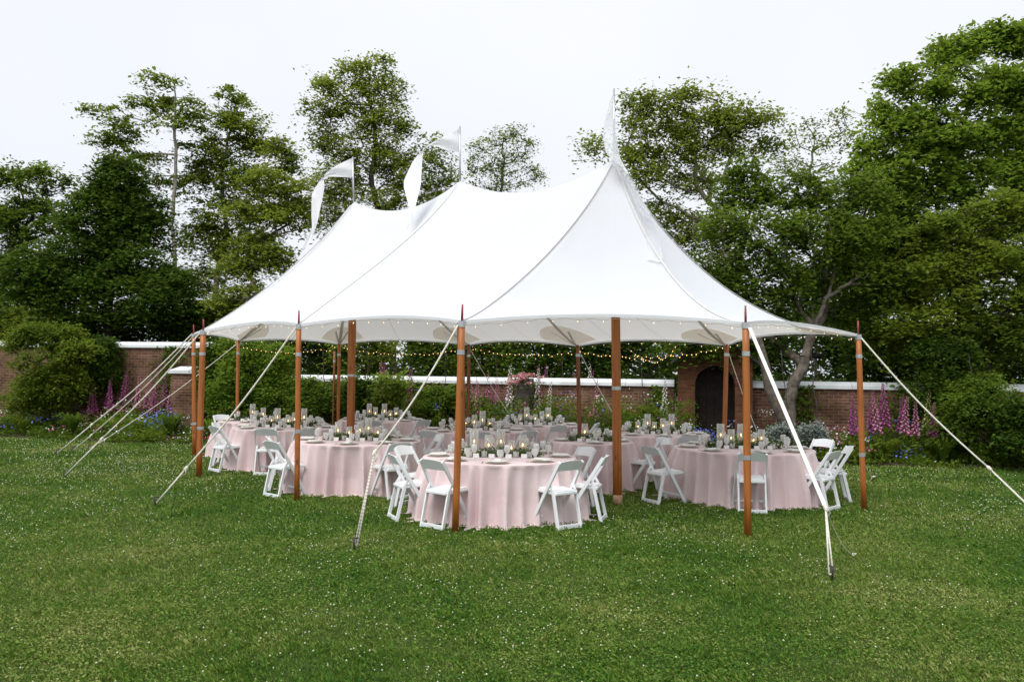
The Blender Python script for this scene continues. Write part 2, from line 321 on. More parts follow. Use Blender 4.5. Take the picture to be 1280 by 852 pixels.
def grass():
    def zone(d0, d1, dens, h, wd):
        X1 = .68*d1+2.0; A = 2*X1*(d1-d0); n = int(A*dens)
        x = rng.uniform(-X1, X1, n); y = rng.uniform(d0, d1, n)
        k = (np.abs(x) < .66*y+1.6) & (y < np.array(22.3-.22*(x+2)-2.35-.25*np.sin(x*.5)-.12*np.sin(x*1.7))+.08)
        x, y = x[k], y[k]; n = len(x)
        # tufted, uneven height
        tuft = .75+.35*np.sin(x*5.1+2*np.sin(y*3.3))*np.sin(y*4.7+1.7*np.sin(x*2.9))
        hh = h*tuft*(.85+.4*np.sin(x*23+3*np.sin(y*17))*np.sin(y*21+2*np.sin(x*13)))*rng.uniform(.4, 1.4, n); a = rng.uniform(0, 2*np.pi, n); ln = rng.uniform(.3, 1.5, n)*hh; b = a+rng.uniform(-1, 1, n)
        ww = wd*rng.uniform(.7, 1.3, n)
        px, py = np.cos(a)*ww/2, np.sin(a)*ww/2; dx, dy = -np.sin(b)*ln, np.cos(b)*ln; z0 = np.zeros(n)
        v = np.stack([np.stack([x-px, y-py, z0], 1), np.stack([x+px, y+py, z0], 1), np.stack([x+px*.7+dx*.45, y+py*.7+dy*.45, hh*.72], 1), np.stack([x+dx, y+dy, hh], 1)], 1)
        return v.reshape(-1, 3)
    Vs = [zone(3.2, 7, 7000, .033, .0062), zone(7, 10, 4200, .035, .0078), zone(10, 15, 1500, .04, .013), zone(15, 27, 620, .045, .020)]
    V = np.concatenate(Vs); n = len(V)//4; F = np.arange(n*4).reshape(n, 4)
    me = mesh_np('grass', V, F, M['grass']); o = put('grass', me)
    tag(o, 'short mown grass with clover covering the lawn', 'grass', kind='stuff')
    n = 260000; y = rng.uniform(3.5, 13, n)**1.0; x = rng.uniform(-1, 1, n)*(.66*y+1.6); cl = np.sin(x*1.9+1.1*np.sin(y*1.3))+np.sin(y*2.1+1.4*np.sin(x*1.1)); k = cl+rng.normal(size=n)*.7 > -.3; x, y = x[k], y[k]; n = len(x)
    P = np.stack([x, y, rng.uniform(.008, .036, n)], 1); V = leaf_cloud(P, .017, .6, .9)
    o = put('clover_leaves', leaves_mesh('clover_leaves', V, M['grass'])); tag(o, 'small rounded clover leaves mixed into the lawn', 'clover', kind='stuff')
    # small white clover heads
    m = plain('clover_heads', (.72, .72, .56), .8, .2, 3)
    n = 26000; d = np.sqrt(rng.uniform(4.0**2, 22**2, n)); x = rng.uniform(-1, 1, n)*(.66*d+1.5); y = d
    dens = .5+.5*np.sin(x*.9+1.3*np.sin(y*.7))*np.cos(y*.55+.8*np.sin(x*.6))+.25*np.sin(x*3.1)*np.sin(y*2.3)
    k = (rng.uniform(0, 1.3, n) < dens**1.6) & (y < 22.3-.22*(x+2)-2.7); x, y = x[k], y[k]; n = len(x)
    r = rng.uniform(.0032, .0078, n)*(1+.04*y); z = rng.uniform(.028, .05, n)
    O = np.array([[1, 0, 0], [-.5, .87, 0], [-.5, -.87, 0], [0, 0, .9], [0, 0, -.7]], dtype=np.float32)
    V = (O[None]*r[:, None, None]+np.stack([x, y, z], 1)[:, None]).reshape(-1, 3)
    T = np.array([[0, 1, 3], [1, 2, 3], [2, 0, 3], [1, 0, 4], [2, 1, 4], [0, 2, 4]]); F = (T[None]+(np.arange(n)*5)[:, None, None]).reshape(-1, 3)
    o = put('clover_flowers', mesh_np('clover_flowers', V, F, m)); tag(o, 'tiny white clover heads and petals scattered over the lawn', 'flowers', kind='stuff')

# ------------------------------------------------------------------ leaves and trees
def leaf_cloud(P, size, up=.6, aspect=.55, Nrm=None):
    """one folded rhombic leaf per point"""
    n = len(P); nr = rng.normal(size=(n, 3)); nr /= np.linalg.norm(nr, axis=1)[:, None]; nr[:, 2] = np.abs(nr[:, 2])
    nr = nr*(1-up)+np.array([0, 0, up]); 
    if Nrm is not None: nr += Nrm*.5
    nr /= np.linalg.norm(nr, axis=1)[:, None]
    t = rng.normal(size=(n, 3)); t -= (t*nr).sum(1)[:, None]*nr; t /= np.linalg.norm(t, axis=1)[:, None]+1e-6; b = np.cross(nr, t)
    s = size*rng.uniform(.6, 1.35, n)[:, None]
    v = np.stack([P-t*s*.5, P+b*s*aspect*.5-nr*s*.08, P+t*s*.5-nr*s*.12, P-b*s*aspect*.5-nr*s*.08], 1)
    return v.reshape(-1, 3)
def leaves_mesh(name, V, mat):
    n = len(V)//4; return mesh_np(name, V, np.arange(n*4).reshape(n, 4), mat)
grass()
def skeleton(start, targets, step=.55, trunk=None):
    """join every leaf spray back to the trunk: nearest node already grown"""
    nodes = [np.array(p, float) for p in (trunk if trunk is not None else [start])]; par = [-1]+list(range(len(nodes)-1)); dep = [float(i)*.6 for i in range(len(nodes))]
    root = nodes[0]; order = np.argsort(np.linalg.norm(targets-nodes[-1], axis=1)); tips = []
    arr = np.zeros((20000, 3)); arr[:len(nodes)] = nodes; D = np.zeros(20000); D[:len(nodes)] = dep; cnt = len(nodes); lo = max(1, len(nodes)//3)
    for ti in order:
        T = targets[ti]; dd = arr[lo:cnt]-T; dist = np.linalg.norm(dd, axis=1)+np.maximum(0, arr[lo:cnt, 2]-T[2])*.8+D[lo:cnt]*.12
        j = int(np.argmin(dist))+lo; A = arr[j].copy(); Ld = np.linalg.norm(T-A); k = max(1, int(Ld/step)); prev = j
        off = rng.normal(size=3)*Ld*.10; off[2] = abs(off[2])*.3-.1*Ld*.5
        for q in range(1, k+1):
            u = q/k; p = A+(T-A)*u+off*math.sin(math.pi*u)+rng.normal(size=3)*.03
            if cnt >= 19990: break
            arr[cnt] = p; par.append(prev); D[cnt] = D[prev]+Ld/k; prev = cnt; cnt += 1
        tips.append(prev)
    return arr[:cnt], np.array(par), tips
def limbs(arr, par, r_tip=.010, power=2.3, rmax=.3, rmin_draw=.0, trunk_n=0, r0=None):
    n = len(arr); a = np.zeros(n); kids = np.zeros(n, int)
    for i in range(n-1, 0, -1):
        if a[i] == 0: a[i] = r_tip**power
        a[par[i]] += a[i]*1.01
    if a[0] == 0: a[0] = r_tip**power
    r = np.minimum(a**(1/power), rmax)
    if r0 is not None:
        for i in range(trunk_n): r[i] = max(r[i], 0) if r[i] > r0 else r[i]
        r *= min(1.0, r0/max(r[0], 1e-6)) if r[0] > r0 else 1
    V = []; F = []; k = 0
    for i in range(1, n):
        p = par[i]; A = arr[p]; B = arr[i]; d = B-A; Ld = np.linalg.norm(d)
        if Ld < 1e-4: continue
        d /= Ld; x = np.cross(d, [0, 0, 1.0] if abs(d[2]) < .9 else [1.0, 0, 0]); x /= np.linalg.norm(x); y = np.cross(d, x)
        m = 7 if r[i] > .05 else (5 if r[i] > .02 else 3); ra = min(r[p], r[i]*1.35); rb = r[i]
        for P, rr in ((A, ra), (B+d*rb*.3, rb)):
            for j in range(m):
                t = 2*math.pi*j/m; V.append(P+(x*math.cos(t)+y*math.sin(t))*rr)
        for j in range(m): F.append((k+j, k+(j+1) % m, k+m+(j+1) % m, k+m+j))
        k += 2*m
    return np.array(V), np.array(F)
DM = 26
def tree(name, label, cat, Y, base, lobes, mat, bark, leaf=.12, per=55, dens=1.0, spray=.42, flat=.45, r0=.18, trunk=None, group='trees beyond the garden wall', up=.55, bare=None, spread=1.0, zb=0, gap=1.0):
    """lobes: (column, row, half-width, half-height in survey units, depth offset)"""
    T = []; k = Y/F_PX
    for (px, py, rx, ry, dz, *m) in lobes:
        c = at(px, py, Y+dz); a, b = rx*k, ry*k; dp = max(min(a, b)*1.0, min(.5, 1.2*max(a, b))); f = m[0] if m else 1
        n = max(8, int(dens*f*DM*(a*b+a*dp+b*dp)/(spray*spray*4)))
        q = rng.normal(size=(n, 3)); q /= np.linalg.norm(q, axis=1)[:, None]; q *= rng.uniform(.25, 1.08, n)[:, None]**.45
        T.append(np.array(c)+q*np.array([a, dp*spread, b]))
    T = np.concatenate(T); T = T[T[:, 2] > .5]
    if gap:
        q_ = T*1.45+Y; pat = np.sin(q_[:, 0]+1.7*np.sin(q_[:, 2]*.8))+np.sin(q_[:, 2]*1.9+1.3*np.sin(q_[:, 0]*.9+q_[:, 1]))+.8*np.sin(q_[:, 1]*1.3); T = T[pat+rng.normal(size=len(T))*.35 > -.75+gap-1]
    b0 = gx(base, Y) if not isinstance(base, Vector) else base
    if trunk is None: tp = np.array([b0, b0+Vector((.1, 0, 1.2)), b0+Vector((0, .1, 2.4))])
    else: tp = np.array([b0+Vector((0, 0, zb))]+[at(px, py, Y+d) for px, py, d in trunk])
    # subdivide the trunk
    tt = []
    for i in range(len(tp)-1):
        for u in np.linspace(0, 1, 6, endpoint=False): tt.append(tp[i]*(1-u)+tp[i+1]*u)
    tt.append(tp[-1]); tt = np.array(tt); tt[1:-1] += rng.normal(size=(len(tt)-2, 3))*.02
    arr, par, tips = skeleton(None, T, trunk=tt)
    V, F = limbs(arr, par, r_tip=.011, rmax=r0, r0=r0)
    if bare:
        pass
    root = empty(name, b0); tag(root, label, cat, group)
    o = put('trunk', mesh_np('trunk', V-np.array(b0), F, bark, True), root)
    # sprays of leaves around each tip, flat and a little drooping
    P = []; 
    for t in tips:
        c = arr[t]; m = int(1.5*per*rng.uniform(.45, 1.4)); s = spray*rng.uniform(.6, 1.3)
        q = rng.normal(size=(m, 3))*np.array([s, s, s*flat])*.55; tilt = rng.normal(size=2)*.3
        q[:, 2] += q[:, 0]*tilt[0]+q[:, 1]*tilt[1]-.25*(q[:, 0]**2+q[:, 1]**2)/s; P.append(c+q)
    P = np.concatenate(P)-np.array(b0)
    put('crown', leaves_mesh('crown', leaf_cloud(P, leaf, up), mat), root)
    return root

LF = dict(
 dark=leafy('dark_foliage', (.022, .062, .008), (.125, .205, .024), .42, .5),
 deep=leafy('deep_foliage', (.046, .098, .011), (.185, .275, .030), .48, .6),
 mid=leafy('mid_foliage', (.066, .120, .012), (.240, .320, .036), .50, .5),
 olive=leafy('olive_foliage', (.090, .145, .016), (.290, .360, .050), .50, .5),
 lime=leafy('lime_foliage', (.090, .150, .016), (.260, .350, .050), .48, .5),
 bright=leafy('bright_foliage', (.070, .150, .014), (.260, .375, .045), .50, .45),
 grey=leafy('silver_foliage', (.16, .19, .16), (.34, .38, .34), .2, 2),
)
# left side
tree('broadleaf_tree', 'mid green layered tree at the far left edge with sky gaps', 'tree', 30, -20,
     [(10, 235, 50, 34, 0), (55, 222, 34, 20, .5), (-30, 290, 60, 50, 0), (45, 280, 38, 34, 0), (20, 345, 50, 30, .4), (70, 300, 30, 26, 1)], LF['deep'], M['bark'], leaf=.15, dens=.62, per=48, r0=.2,
     trunk=[(-5, 400, 0), (10, 330, 0), (25, 270, 0)])
tree('broadleaf_tree', 'tall dense dark green tree, darkest and heaviest on the left', 'tree', 27, 130,
     [(148, 222, 34, 28, 0), (125, 265, 52, 34, 0), (170, 270, 42, 34, .3), (100, 320, 58, 36, 0), (165, 325, 56, 40, 0), (120, 372, 85, 36, -.4), (205, 372, 42, 40, -.3), (50, 345, 48, 36, -.5), (215, 320, 24, 30, .5)],
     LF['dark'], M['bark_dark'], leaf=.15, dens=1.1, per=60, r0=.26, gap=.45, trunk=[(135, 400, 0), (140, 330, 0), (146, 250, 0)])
tree('broadleaf_tree', 'tall slender tree with pale trunk and flat leafy layers on the left', 'tree', 31, 222,
     [(190, 100, 30, 9, 0), (150, 118, 28, 9, 0), (125, 136, 22, 6, 0), (190, 128, 42, 11, .4), (215, 150, 30, 14, 0), (160, 155, 30, 10, 0), (180, 168, 40, 12, 0), (135, 176, 26, 8, 0), (225, 185, 26, 16, .5), (170, 195, 40, 9, .3), (240, 225, 20, 30, .8), (235, 130, 10, 12, 0), (200, 225, 22, 8, 1)],
     LF['mid'], M['bark_pale'], leaf=.15, dens=.55, per=42, flat=.26, r0=.17, gap=0.3,
     trunk=[(221, 400, 0), (219, 330, 0), (216, 270, 0), (220, 215, 0), (219, 150, 0), (219, 92, 0)])
tree('broadleaf_tree', 'tall airy tree right of the pale slender trunk, sky showing through', 'tree', 32, 262,
     [(285, 125, 22, 16, 0), (268, 150, 28, 16, 0), (305, 160, 26, 20, 0), (325, 190, 18, 16, 0), (285, 185, 36, 20, 0), (262, 215, 26, 18, .5), (300, 225, 36, 22, 0), (280, 270, 40, 26, 0), (250, 300, 30, 24, .6), (305, 310, 36, 28, 0), (255, 350, 34, 22, 1)],
     LF['mid'], M['bark'], leaf=.15, dens=.62, per=46, flat=.35, r0=.16, gap=.6, trunk=[(266, 400, 0), (272, 340, 0), (284, 290, 0), (276, 220, 0), (290, 150, 0)])
tree('broadleaf_tree', 'bushy yellow green tree rising behind the left tent slope', 'tree', 27, 340,
     [(352, 200, 26, 18, 1), (340, 222, 40, 20, 0), (375, 235, 34, 24, 0), (320, 262, 36, 18, 0), (360, 275, 42, 24, 0), (330, 310, 44, 22, 0), (300, 335, 30, 16, 0), (370, 320, 40, 30, 0), (310, 375, 50, 24, -.4), (350, 180, 12, 10, 1)],
     LF['olive'], M['bark'], leaf=.14, dens=.8, per=54, flat=.35, r0=.2)
tree('broadleaf_tree', 'tallest central tree, light yellow green, above the tent ridge', 'tree', 30, 491,
     [(450, 85, 28, 14, 0), (475, 80, 22, 10, 0), (430, 108, 36, 16, 0), (480, 110, 34, 18, 0), (405, 135, 30, 12, 0), (455, 140, 46, 20, 0), (500, 150, 14, 22, 0), (395, 165, 26, 16, 0), (440, 180, 44, 22, 0), (500, 185, 34, 22, 0), (535, 180, 22, 20, 0), (545, 215, 26, 20, 0), (480, 220, 46, 26, 0), (420, 225, 36, 26, 0), (440, 260, 70, 30, 0), (525, 245, 40, 20, 0)],
     LF['olive'], M['bark_dark'], leaf=.13, dens=.66, per=46, gap=.98, flat=.5, r0=.42, trunk=[(491, 440, 0), (489, 350, 0), (480, 290, 0), (465, 230, 0), (470, 160, 0), (455, 100, 0)])
tree('broadleaf_tree', 'small thin tree above the ridge between the second and first peaks', 'tree', 36, 632,
     [(630, 168, 16, 12, 0), (605, 182, 18, 9, 0), (655, 185, 16, 12, 0), (640, 200, 26, 10, 0), (605, 210, 22, 10, 0), (665, 218, 16, 12, 0), (630, 225, 40, 14, 0), (590, 200, 8, 8, 0), (645, 165, 8, 6, 0)],
     LF['mid'], M['bark'], leaf=.12, dens=.36, per=26, gap=.4, flat=.6, r0=.12, spray=.34, trunk=[(632, 400, 0), (630, 300, 0), (626, 240, 0), (632, 190, 0)])
# right side
tree('broadleaf_tree', 'gnarled tree with grey twisting branches right of the tall peak', 'tree', 26, 905,
     [(800, 125, 22, 12, 0), (850, 122, 28, 12, 0), (905, 135, 24, 16, 0), (820, 150, 44, 20, 0), (880, 160, 44, 24, 0), (795, 180, 24, 20, 0), (845, 195, 46, 18, 0), (920, 175, 34, 20, 0), (950, 148, 24, 12, 0), (812, 220, 22, 12, 0), (870, 225, 36, 16, 0), (775, 200, 12, 10, 0), (742, 180, 11, 6, 0), (830, 265, 26, 14, 0), (860, 290, 40, 26, .6), (880, 330, 50, 26, .6), (965, 185, 16, 10, 0)],
     LF['olive'], M['bark_pale'], leaf=.13, dens=.76, per=50, flat=.55, r0=.19, gap=.55, trunk=[(910, 400, 0), (908, 340, 0), (905, 290, 0), (895, 262, 0), (872, 235, 0), (868, 190, 0)])
tree('broadleaf_tree', 'spindly half bare tree top between the gnarled and the big right tree', 'tree', 28, 1020,
     [(1010, 150, 20, 9, 0), (1045, 145, 20, 10, 0), (985, 165, 16, 9, 0), (1020, 178, 30, 12, 0), (1055, 175, 20, 14, 0), (990, 205, 26, 12, 0), (1030, 215, 36, 18, 0)],
     LF['mid'], M['bark_pale'], leaf=.12, dens=.34, per=24, gap=.6, flat=.5, r0=.13, spray=.36, trunk=[(1020, 420, 0), (1018, 330, 0), (1010, 240, 0), (1018, 180, 0)])
tree('broadleaf_tree', 'bright green giant tree filling the upper right corner', 'tree', 24, 1215,
     [(1190, 62, 38, 18, 0), (1240, 48, 40, 18, 0), (1285, 45, 40, 24, 0), (1150, 100, 44, 22, 0), (1215, 105, 60, 26, -.5), (1275, 110, 46, 32, 0), (1130, 145, 44, 22, 0), (1190, 160, 60, 28, -.6), (1262, 175, 50, 34, -.4), (1105, 185, 36, 22, 0), (1150, 205, 50, 26, -.4), (1220, 225, 60, 28, -.5), (1110, 230, 40, 24, 0), (1080, 215, 22, 16, 0), (1320, 150, 50, 60, 0), (1300, 240, 50, 50, 0), (1160, 260, 60, 30, 0), (1100, 290, 50, 34, .5), (1180, 310, 60, 34, .5), (1260, 300, 50, 34, .5), (1120, 350, 50, 34, 1), (1060, 300, 30, 34, 1)],
     LF['bright'], M['bark'], leaf=.15, dens=.72, per=62, flat=.4, r0=.3, trunk=[(1215, 420, 0), (1210, 300, 0), (1200, 200, 0), (1210, 120, 0)], up=.5, gap=0)
tree('broadleaf_tree', 'spreading green tree overhanging the wall at the right edge', 'tree', 19.6, 1235,
     [(1250, 265, 50, 26, 0), (1190, 285, 52, 24, 0), (1130, 300, 40, 24, .4), (1240, 320, 58, 26, -.4), (1170, 340, 56, 24, -.2), (1120, 360, 44, 26, .4), (1235, 375, 60, 26, -.5), (1165, 400, 56, 24, -.2), (1270, 420, 44, 26, -.4), (1200, 440, 56, 22, 0), (1110, 420, 36, 26, .6), (1320, 340, 50, 80, 0)],
     LF['mid'], M['bark_dark'], leaf=.12, dens=.78, per=52, flat=.30, r0=.2, spray=.36, gap=0, group='trees along the garden wall')
lean = tree('leaning_tree', 'leaning grey forked tree growing just right of the brick arch', 'tree', 19.3, 990,
     [(940, 245, 40, 22, 1), (990, 240, 46, 26, .5), (1050, 245, 40, 24, .8), (910, 285, 36, 26, .6), (960, 295, 50, 30, 0), (1025, 290, 48, 28, 0), (1075, 290, 36, 28, .4), (905, 335, 34, 30, .6), (960, 345, 46, 28, 0), (1020, 335, 40, 24, .6), (1080, 345, 34, 30, .6), (900, 378, 40, 24, .9), (965, 385, 44, 24, .7), (1060, 395, 30, 24, 1.0), (1085, 240, 26, 20, .8), (930, 215, 26, 14, 1), (880, 425, 44, 18, .9), (940, 425, 40, 16, .9)],
     LF['deep'], M['bark'], leaf=.115, dens=.78, per=54, flat=.5, r0=.20, spray=.36, gap=0, group='trees along the garden wall',
     trunk=[(986, 500, 0), (1003, 455, 0), (1018, 410, 0), (1030, 375, 0), (1062, 352, 0), (1090, 342, 0)])
m = MB(); lb0 = gx(990, 19.3); m.tube([at(x, y, 19.3)-lb0 for x, y in ((988, 545), (978, 515), (962, 485), (957, 458), (948, 425), (936, 395))], [.19, .17, .13, .11, .09, .03], 10); m.build('side_stem', M['bark'], lean, True)
tree('broadleaf_tree', 'dark tree in shade behind the wall left of the leaning trunk', 'tree', 25, 960,
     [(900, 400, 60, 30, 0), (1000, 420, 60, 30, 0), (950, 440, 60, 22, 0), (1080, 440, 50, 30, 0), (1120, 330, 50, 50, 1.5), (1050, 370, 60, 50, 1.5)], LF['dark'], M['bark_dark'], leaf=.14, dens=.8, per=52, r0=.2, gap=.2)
# low woodland edge and shrubs behind the wall
k = 0
hedges = [(-30, 29, 405, 60, 60), (40, 28.5, 415, 60, 50), (110, 28, 425, 60, 45), (185, 28, 415, 50, 55), (250, 28, 412, 46, 58), (325, 28, 400, 52, 60), (400, 28, 425, 50, 46), (455, 26.5, 438, 40, 34), (540, 27, 425, 42, 46), (600, 26.5, 430, 46, 42), (670, 26, 432, 48, 42), (740, 26, 430, 48, 44), (810, 25.5, 425, 48, 46), (1100, 23, 430, 50, 50), (1180, 22.5, 440, 56, 46), (1262, 22.3, 430, 56, 56)]
hm = ['dark', 'mid', 'dark', 'dark', 'deep', 'mid', 'deep', 'olive', 'deep', 'mid', 'deep', 'dark', 'deep', 'dark', 'deep', 'dark']
ordw = ['first', 'second', 'third', 'fourth', 'fifth', 'sixth', 'seventh', 'eighth', 'ninth', 'tenth', 'eleventh', 'twelfth', 'thirteenth', 'fourteenth', 'fifteenth', 'sixteenth', 'seventeenth', 'eighteenth', 'nineteenth', 'twentieth', 'twenty-first', 'twenty-second', 'twenty-third', 'twenty-fourth', 'twenty-fifth', 'twenty-sixth', 'twenty-seventh', 'twenty-eighth', 'twenty-ninth', 'thirtieth']
tone = {'dark': 'very dark green', 'mid': 'mid green', 'deep': 'deep green', 'olive': 'yellow green'}
for i, (px, Y, py, rx, ry) in enumerate(hedges):
    tree('woodland_bush', f'{tone[hm[i]]} leafy bush behind the wall, {ordw[i]} from the left', 'bush', Y, px,
         [(px, py+10, rx, ry*.8, 0), (px-rx*.4, py-ry*.25, rx*.55, ry*.5, .3), (px+rx*.4, py-ry*.2, rx*.55, ry*.5, -.2)], LF[hm[i]], M['bark_dark'], leaf=.14, dens=.62, per=50, r0=.07, gap=.3, group='bushes behind the wall')

n_ = 90000; xw = rng.uniform(-34, 34, n_); yw = 33-.22*xw+rng.normal(size=n_)*1.2; top_ = 3.1+.9*np.sin(xw*.55+1)+.6*np.sin(xw*1.3)+.4*np.sin(xw*3.1)+.15*np.abs(xw-2)*(xw > 2)
zw = rng.uniform(.2, 1, n_)*top_+rng.normal(size=n_)*.15
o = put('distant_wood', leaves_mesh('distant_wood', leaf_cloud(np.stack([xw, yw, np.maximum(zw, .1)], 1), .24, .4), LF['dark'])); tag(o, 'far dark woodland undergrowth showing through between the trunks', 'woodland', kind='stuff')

# ------------------------------------------------------------------ garden wall, gatehouse
ang = math.atan(-.22)
def wall(x0, x1, h, name, label, off=0, th=.30, capw=.44, caph=.17):
    a = Vector((x0, wallY(x0)+off, 0)); b = Vector((x1, wallY(x1)+off, 0)); Ld = (b-a).length
    root = empty(name, a, math.atan2(b.y-a.y, b.x-a.x)); tag(root, label, 'wall', 'brick garden walls')
    m = MB(); m.box((Ld/2, 0, (h-caph)/2), (Ld, th, h-caph)); m.build('brickwork', M['brick'], root)
    m = MB(); n = max(1, round(Ld/1.2))
    for i in range(n):
        s = Ld/n; xc = s*(i+.5); z = h-caph
        m.add([(xc-s/2+.004, -capw/2, z), (xc+s/2-.004, -capw/2, z), (xc+s/2-.004, capw/2, z), (xc-s/2+.004, capw/2, z),
               (xc-s/2+.004, -capw/2, z+caph*.45), (xc+s/2-.004, -capw/2, z+caph*.45), (xc+s/2-.004, capw/2, z+caph*.45), (xc-s/2+.004, capw/2, z+caph*.45),
               (xc-s/2+.004, 0, h), (xc+s/2-.004, 0, h)],
              [(3, 2, 1, 0), (0, 1, 5, 4), (2, 3, 7, 6), (4, 5, 9, 8), (6, 7, 8, 9), (0, 4, 8, 7, 3), (1, 2, 6, 9, 5)])
    m.build('coping', M['cap'], root); return root
wall(-24, -7.55, 2.62, 'brick_wall', 'tall old brick wall with white coping at far left')
wall(-7.55, 4.05, 1.74, 'brick_wall', 'long brick wall with white coping behind the tables')
wall(5.75, 22, 1.74, 'brick_wall', 'dark brick wall with white coping right of the arch')
# lower pier with its own white cap by the two left poles
pz = at(238, 462, 23.0); pr = empty('brick_pier', (pz.x, 23.0, 0), ang); tag(pr, 'low brick pier with white cap behind the two left poles', 'pier')
m = MB(); m.box((0, 0, .87), (.85, .45, 1.74)); m.build('brickwork', M['brick'], pr)
m = MB(); m.add([(-.5, -.28, 1.74), (.5, -.28, 1.74), (.5, .28, 1.74), (-.5, .28, 1.74), (-.5, -.28, 1.82), (.5, -.28, 1.82), (.5, .28, 1.82), (-.5, .28, 1.82), (-.3, 0, 1.93), (.5, 0, 1.93)],
      [(3, 2, 1, 0), (0, 1, 5, 4), (2, 3, 7, 6), (4, 5, 9, 8), (6, 7, 8, 9), (0, 4, 8, 7, 3), (1, 2, 6, 9, 5)]); m.build('coping', M['cap'], pr)
# gatehouse with arched doorway
gx0 = 4.90; gh = empty('brick_gatehouse', (gx0, wallY(gx0)-.45, 0), ang); tag(gh, 'small gabled brick gatehouse with a dark arched doorway', 'building')
m = MB(); W2, Hh, ow, oz = .88, 2.25, .47, 1.62; dp = .9
na = 12; arc = [(ow*math.cos(math.pi*(1-i/na)), oz+ow*math.sin(math.pi*(1-i/na))) for i in range(na+1)]
for yy, flip in ((0, False), (dp, True)):
    pts = [(-W2, 0), (-ow, 0)]+arc+[(ow, 0), (W2, 0), (W2, Hh), (0, Hh+.62), (-W2, Hh)]
    n = len(pts); f = tuple(range(n)); m.add([(x, yy, z) for x, z in pts], [f if not flip else f[::-1]])
m.add([(-W2, 0, 0), (-W2, dp, 0), (-W2, dp, Hh), (-W2, 0, Hh)], [(3, 2, 1, 0)]); m.add([(W2, 0, 0), (W2, dp, 0), (W2, dp, Hh), (W2, 0, Hh)], [(0, 1, 2, 3)])
pin = [(-ow, 0)]+arc+[(ow, 0)]
for i in range(len(pin)-1):
    (xa, za), (xb, zb_) = pin[i], pin[i+1]; m.add([(xa, 0, za), (xb, 0, zb_), (xb, dp, zb_), (xa, dp, za)], [(0, 1, 2, 3)])
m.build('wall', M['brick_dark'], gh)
m = MB()
for i in range(na):   # arch ring of voussoirs
    a0, a1 = math.pi*(i+.06)/na, math.pi*(i+.94)/na; P = []
    for yy in (-.025, .05):
        for rr, aa in ((ow+.002, a0), (ow+.13, a0), (ow+.13, a1), (ow+.002, a1)): P.append((rr*math.cos(aa), yy, oz+rr*math.sin(aa)))
    m.add(P, [(0, 1, 2, 3), (7, 6, 5, 4), (0, 4, 5, 1), (1, 5, 6, 2), (2, 6, 7, 3), (3, 7, 4, 0)])
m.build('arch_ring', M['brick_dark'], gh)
for sx in (-1, 1):
    m = MB(); m.add([(sx*(W2+.16), -.14, Hh-.13), (0, -.14, Hh+.66), (0, dp+.14, Hh+.66), (sx*(W2+.16), dp+.14, Hh-.13), (sx*(W2+.16), -.14, Hh-.06), (0, -.14, Hh+.73), (0, dp+.14, Hh+.73), (sx*(W2+.16), dp+.14, Hh-.06)],
                [(0, 1, 2, 3), (7, 6, 5, 4), (0, 4, 5, 1), (1, 5, 6, 2), (2, 6, 7, 3), (3, 7, 4, 0)]); m.build('roof_slope', M['slate'], gh)
m = MB(); m.box((0, .70, 1.05), (ow*2-.01, .05, 2.1)); 
for q in (-.3, -.1, .1, .3): m.box((q, .665, 1.0), (.17, .02, 1.95))
m.build('door', M['porch'], gh)

# ------------------------------------------------------------------ garden shrubs and flowers in the bed
def shrub(px, py, rx, ry, Y, mat, label, name='garden_shrub', leaf=.09, dens=.9, per=48, cat='shrub', spray=.26, extra=()):
    extra = list(extra)+[(px+rx*random.uniform(-.8, .8), py-ry*random.uniform(.5, 1.0), rx*random.uniform(.15, .35), ry*random.uniform(.15, .3), random.uniform(-.2, .2)) for _ in range(5)]
    lobes = [(px, py, rx*.85, ry*.85, 0), (px-rx*.45, py+ry*.35, rx*.6, ry*.6, -.1), (px+rx*.45, py+ry*.3, rx*.6, ry*.6, .1)]+list(extra)
    return tree(name, label, cat, Y, px, lobes, mat, M['bark_dark'], leaf=leaf, dens=dens, per=per, spray=spray, r0=.05, gap=.35 if ry > 15 else 0, group='shrubs in the flower bed', flat=.5, up=.45)
shrub(58, 460, 52, 48, 23.3, LF['mid'], 'large rounded climbing shrub against the tall left wall', dens=1.15, extra=[(60, 420, 40, 16, 0), (40, 485, 50, 28, -.2)])
shrub(130, 455, 22, 34, 24.0, LF['dark'], 'narrow dark clipped shrub beside the large left shrub')
shrub(318, 462, 48, 34, 22.3, LF['bright'], 'big bright green bush behind the left table glasses', dens=.8, extra=[(345, 490, 30, 26, -.1), (285, 500, 30, 24, 0), (330, 515, 45, 20, 0)])
shrub(270, 470, 22, 40, 22.9, LF['dark'], 'dark upright bush right behind the left poles')
shrub(400, 500, 34, 24, 21.8, LF['deep'], 'low deep green bush between two left back poles')
shrub(455, 492, 22, 20, 21.4, LF['dark'], 'small dark bush left of the lime green shrub')
shrub(492, 492, 26, 22, 21.0, LF['lime'], 'lime green shrub with glossy leaves behind the back-left table', leaf=.11, dens=.7, extra=[(500, 478, 16, 10, 0)])
shrub(553, 502, 24, 16, 21.6, LF['deep'], 'loose green bush right of the lime green shrub')
shrub(618, 514, 28, 12, 21.9, LF['deep'], 'low deep green bush at the foot of the pink foxgloves left of the stump')
shrub(700, 514, 30, 12, 21.8, LF['deep'], 'low bush behind the small middle table')
shrub(800, 524, 30, 8, 20.8, LF['mid'], 'low flat green bush in front of the bare brick wall')
shrub(1215, 505, 44, 30, 18.2, LF['deep'], 'spreading leafy shrub at the right edge below the wall coping', dens=.75, extra=[(1265, 520, 34, 26, -.2), (1190, 530, 28, 20, -.1)])
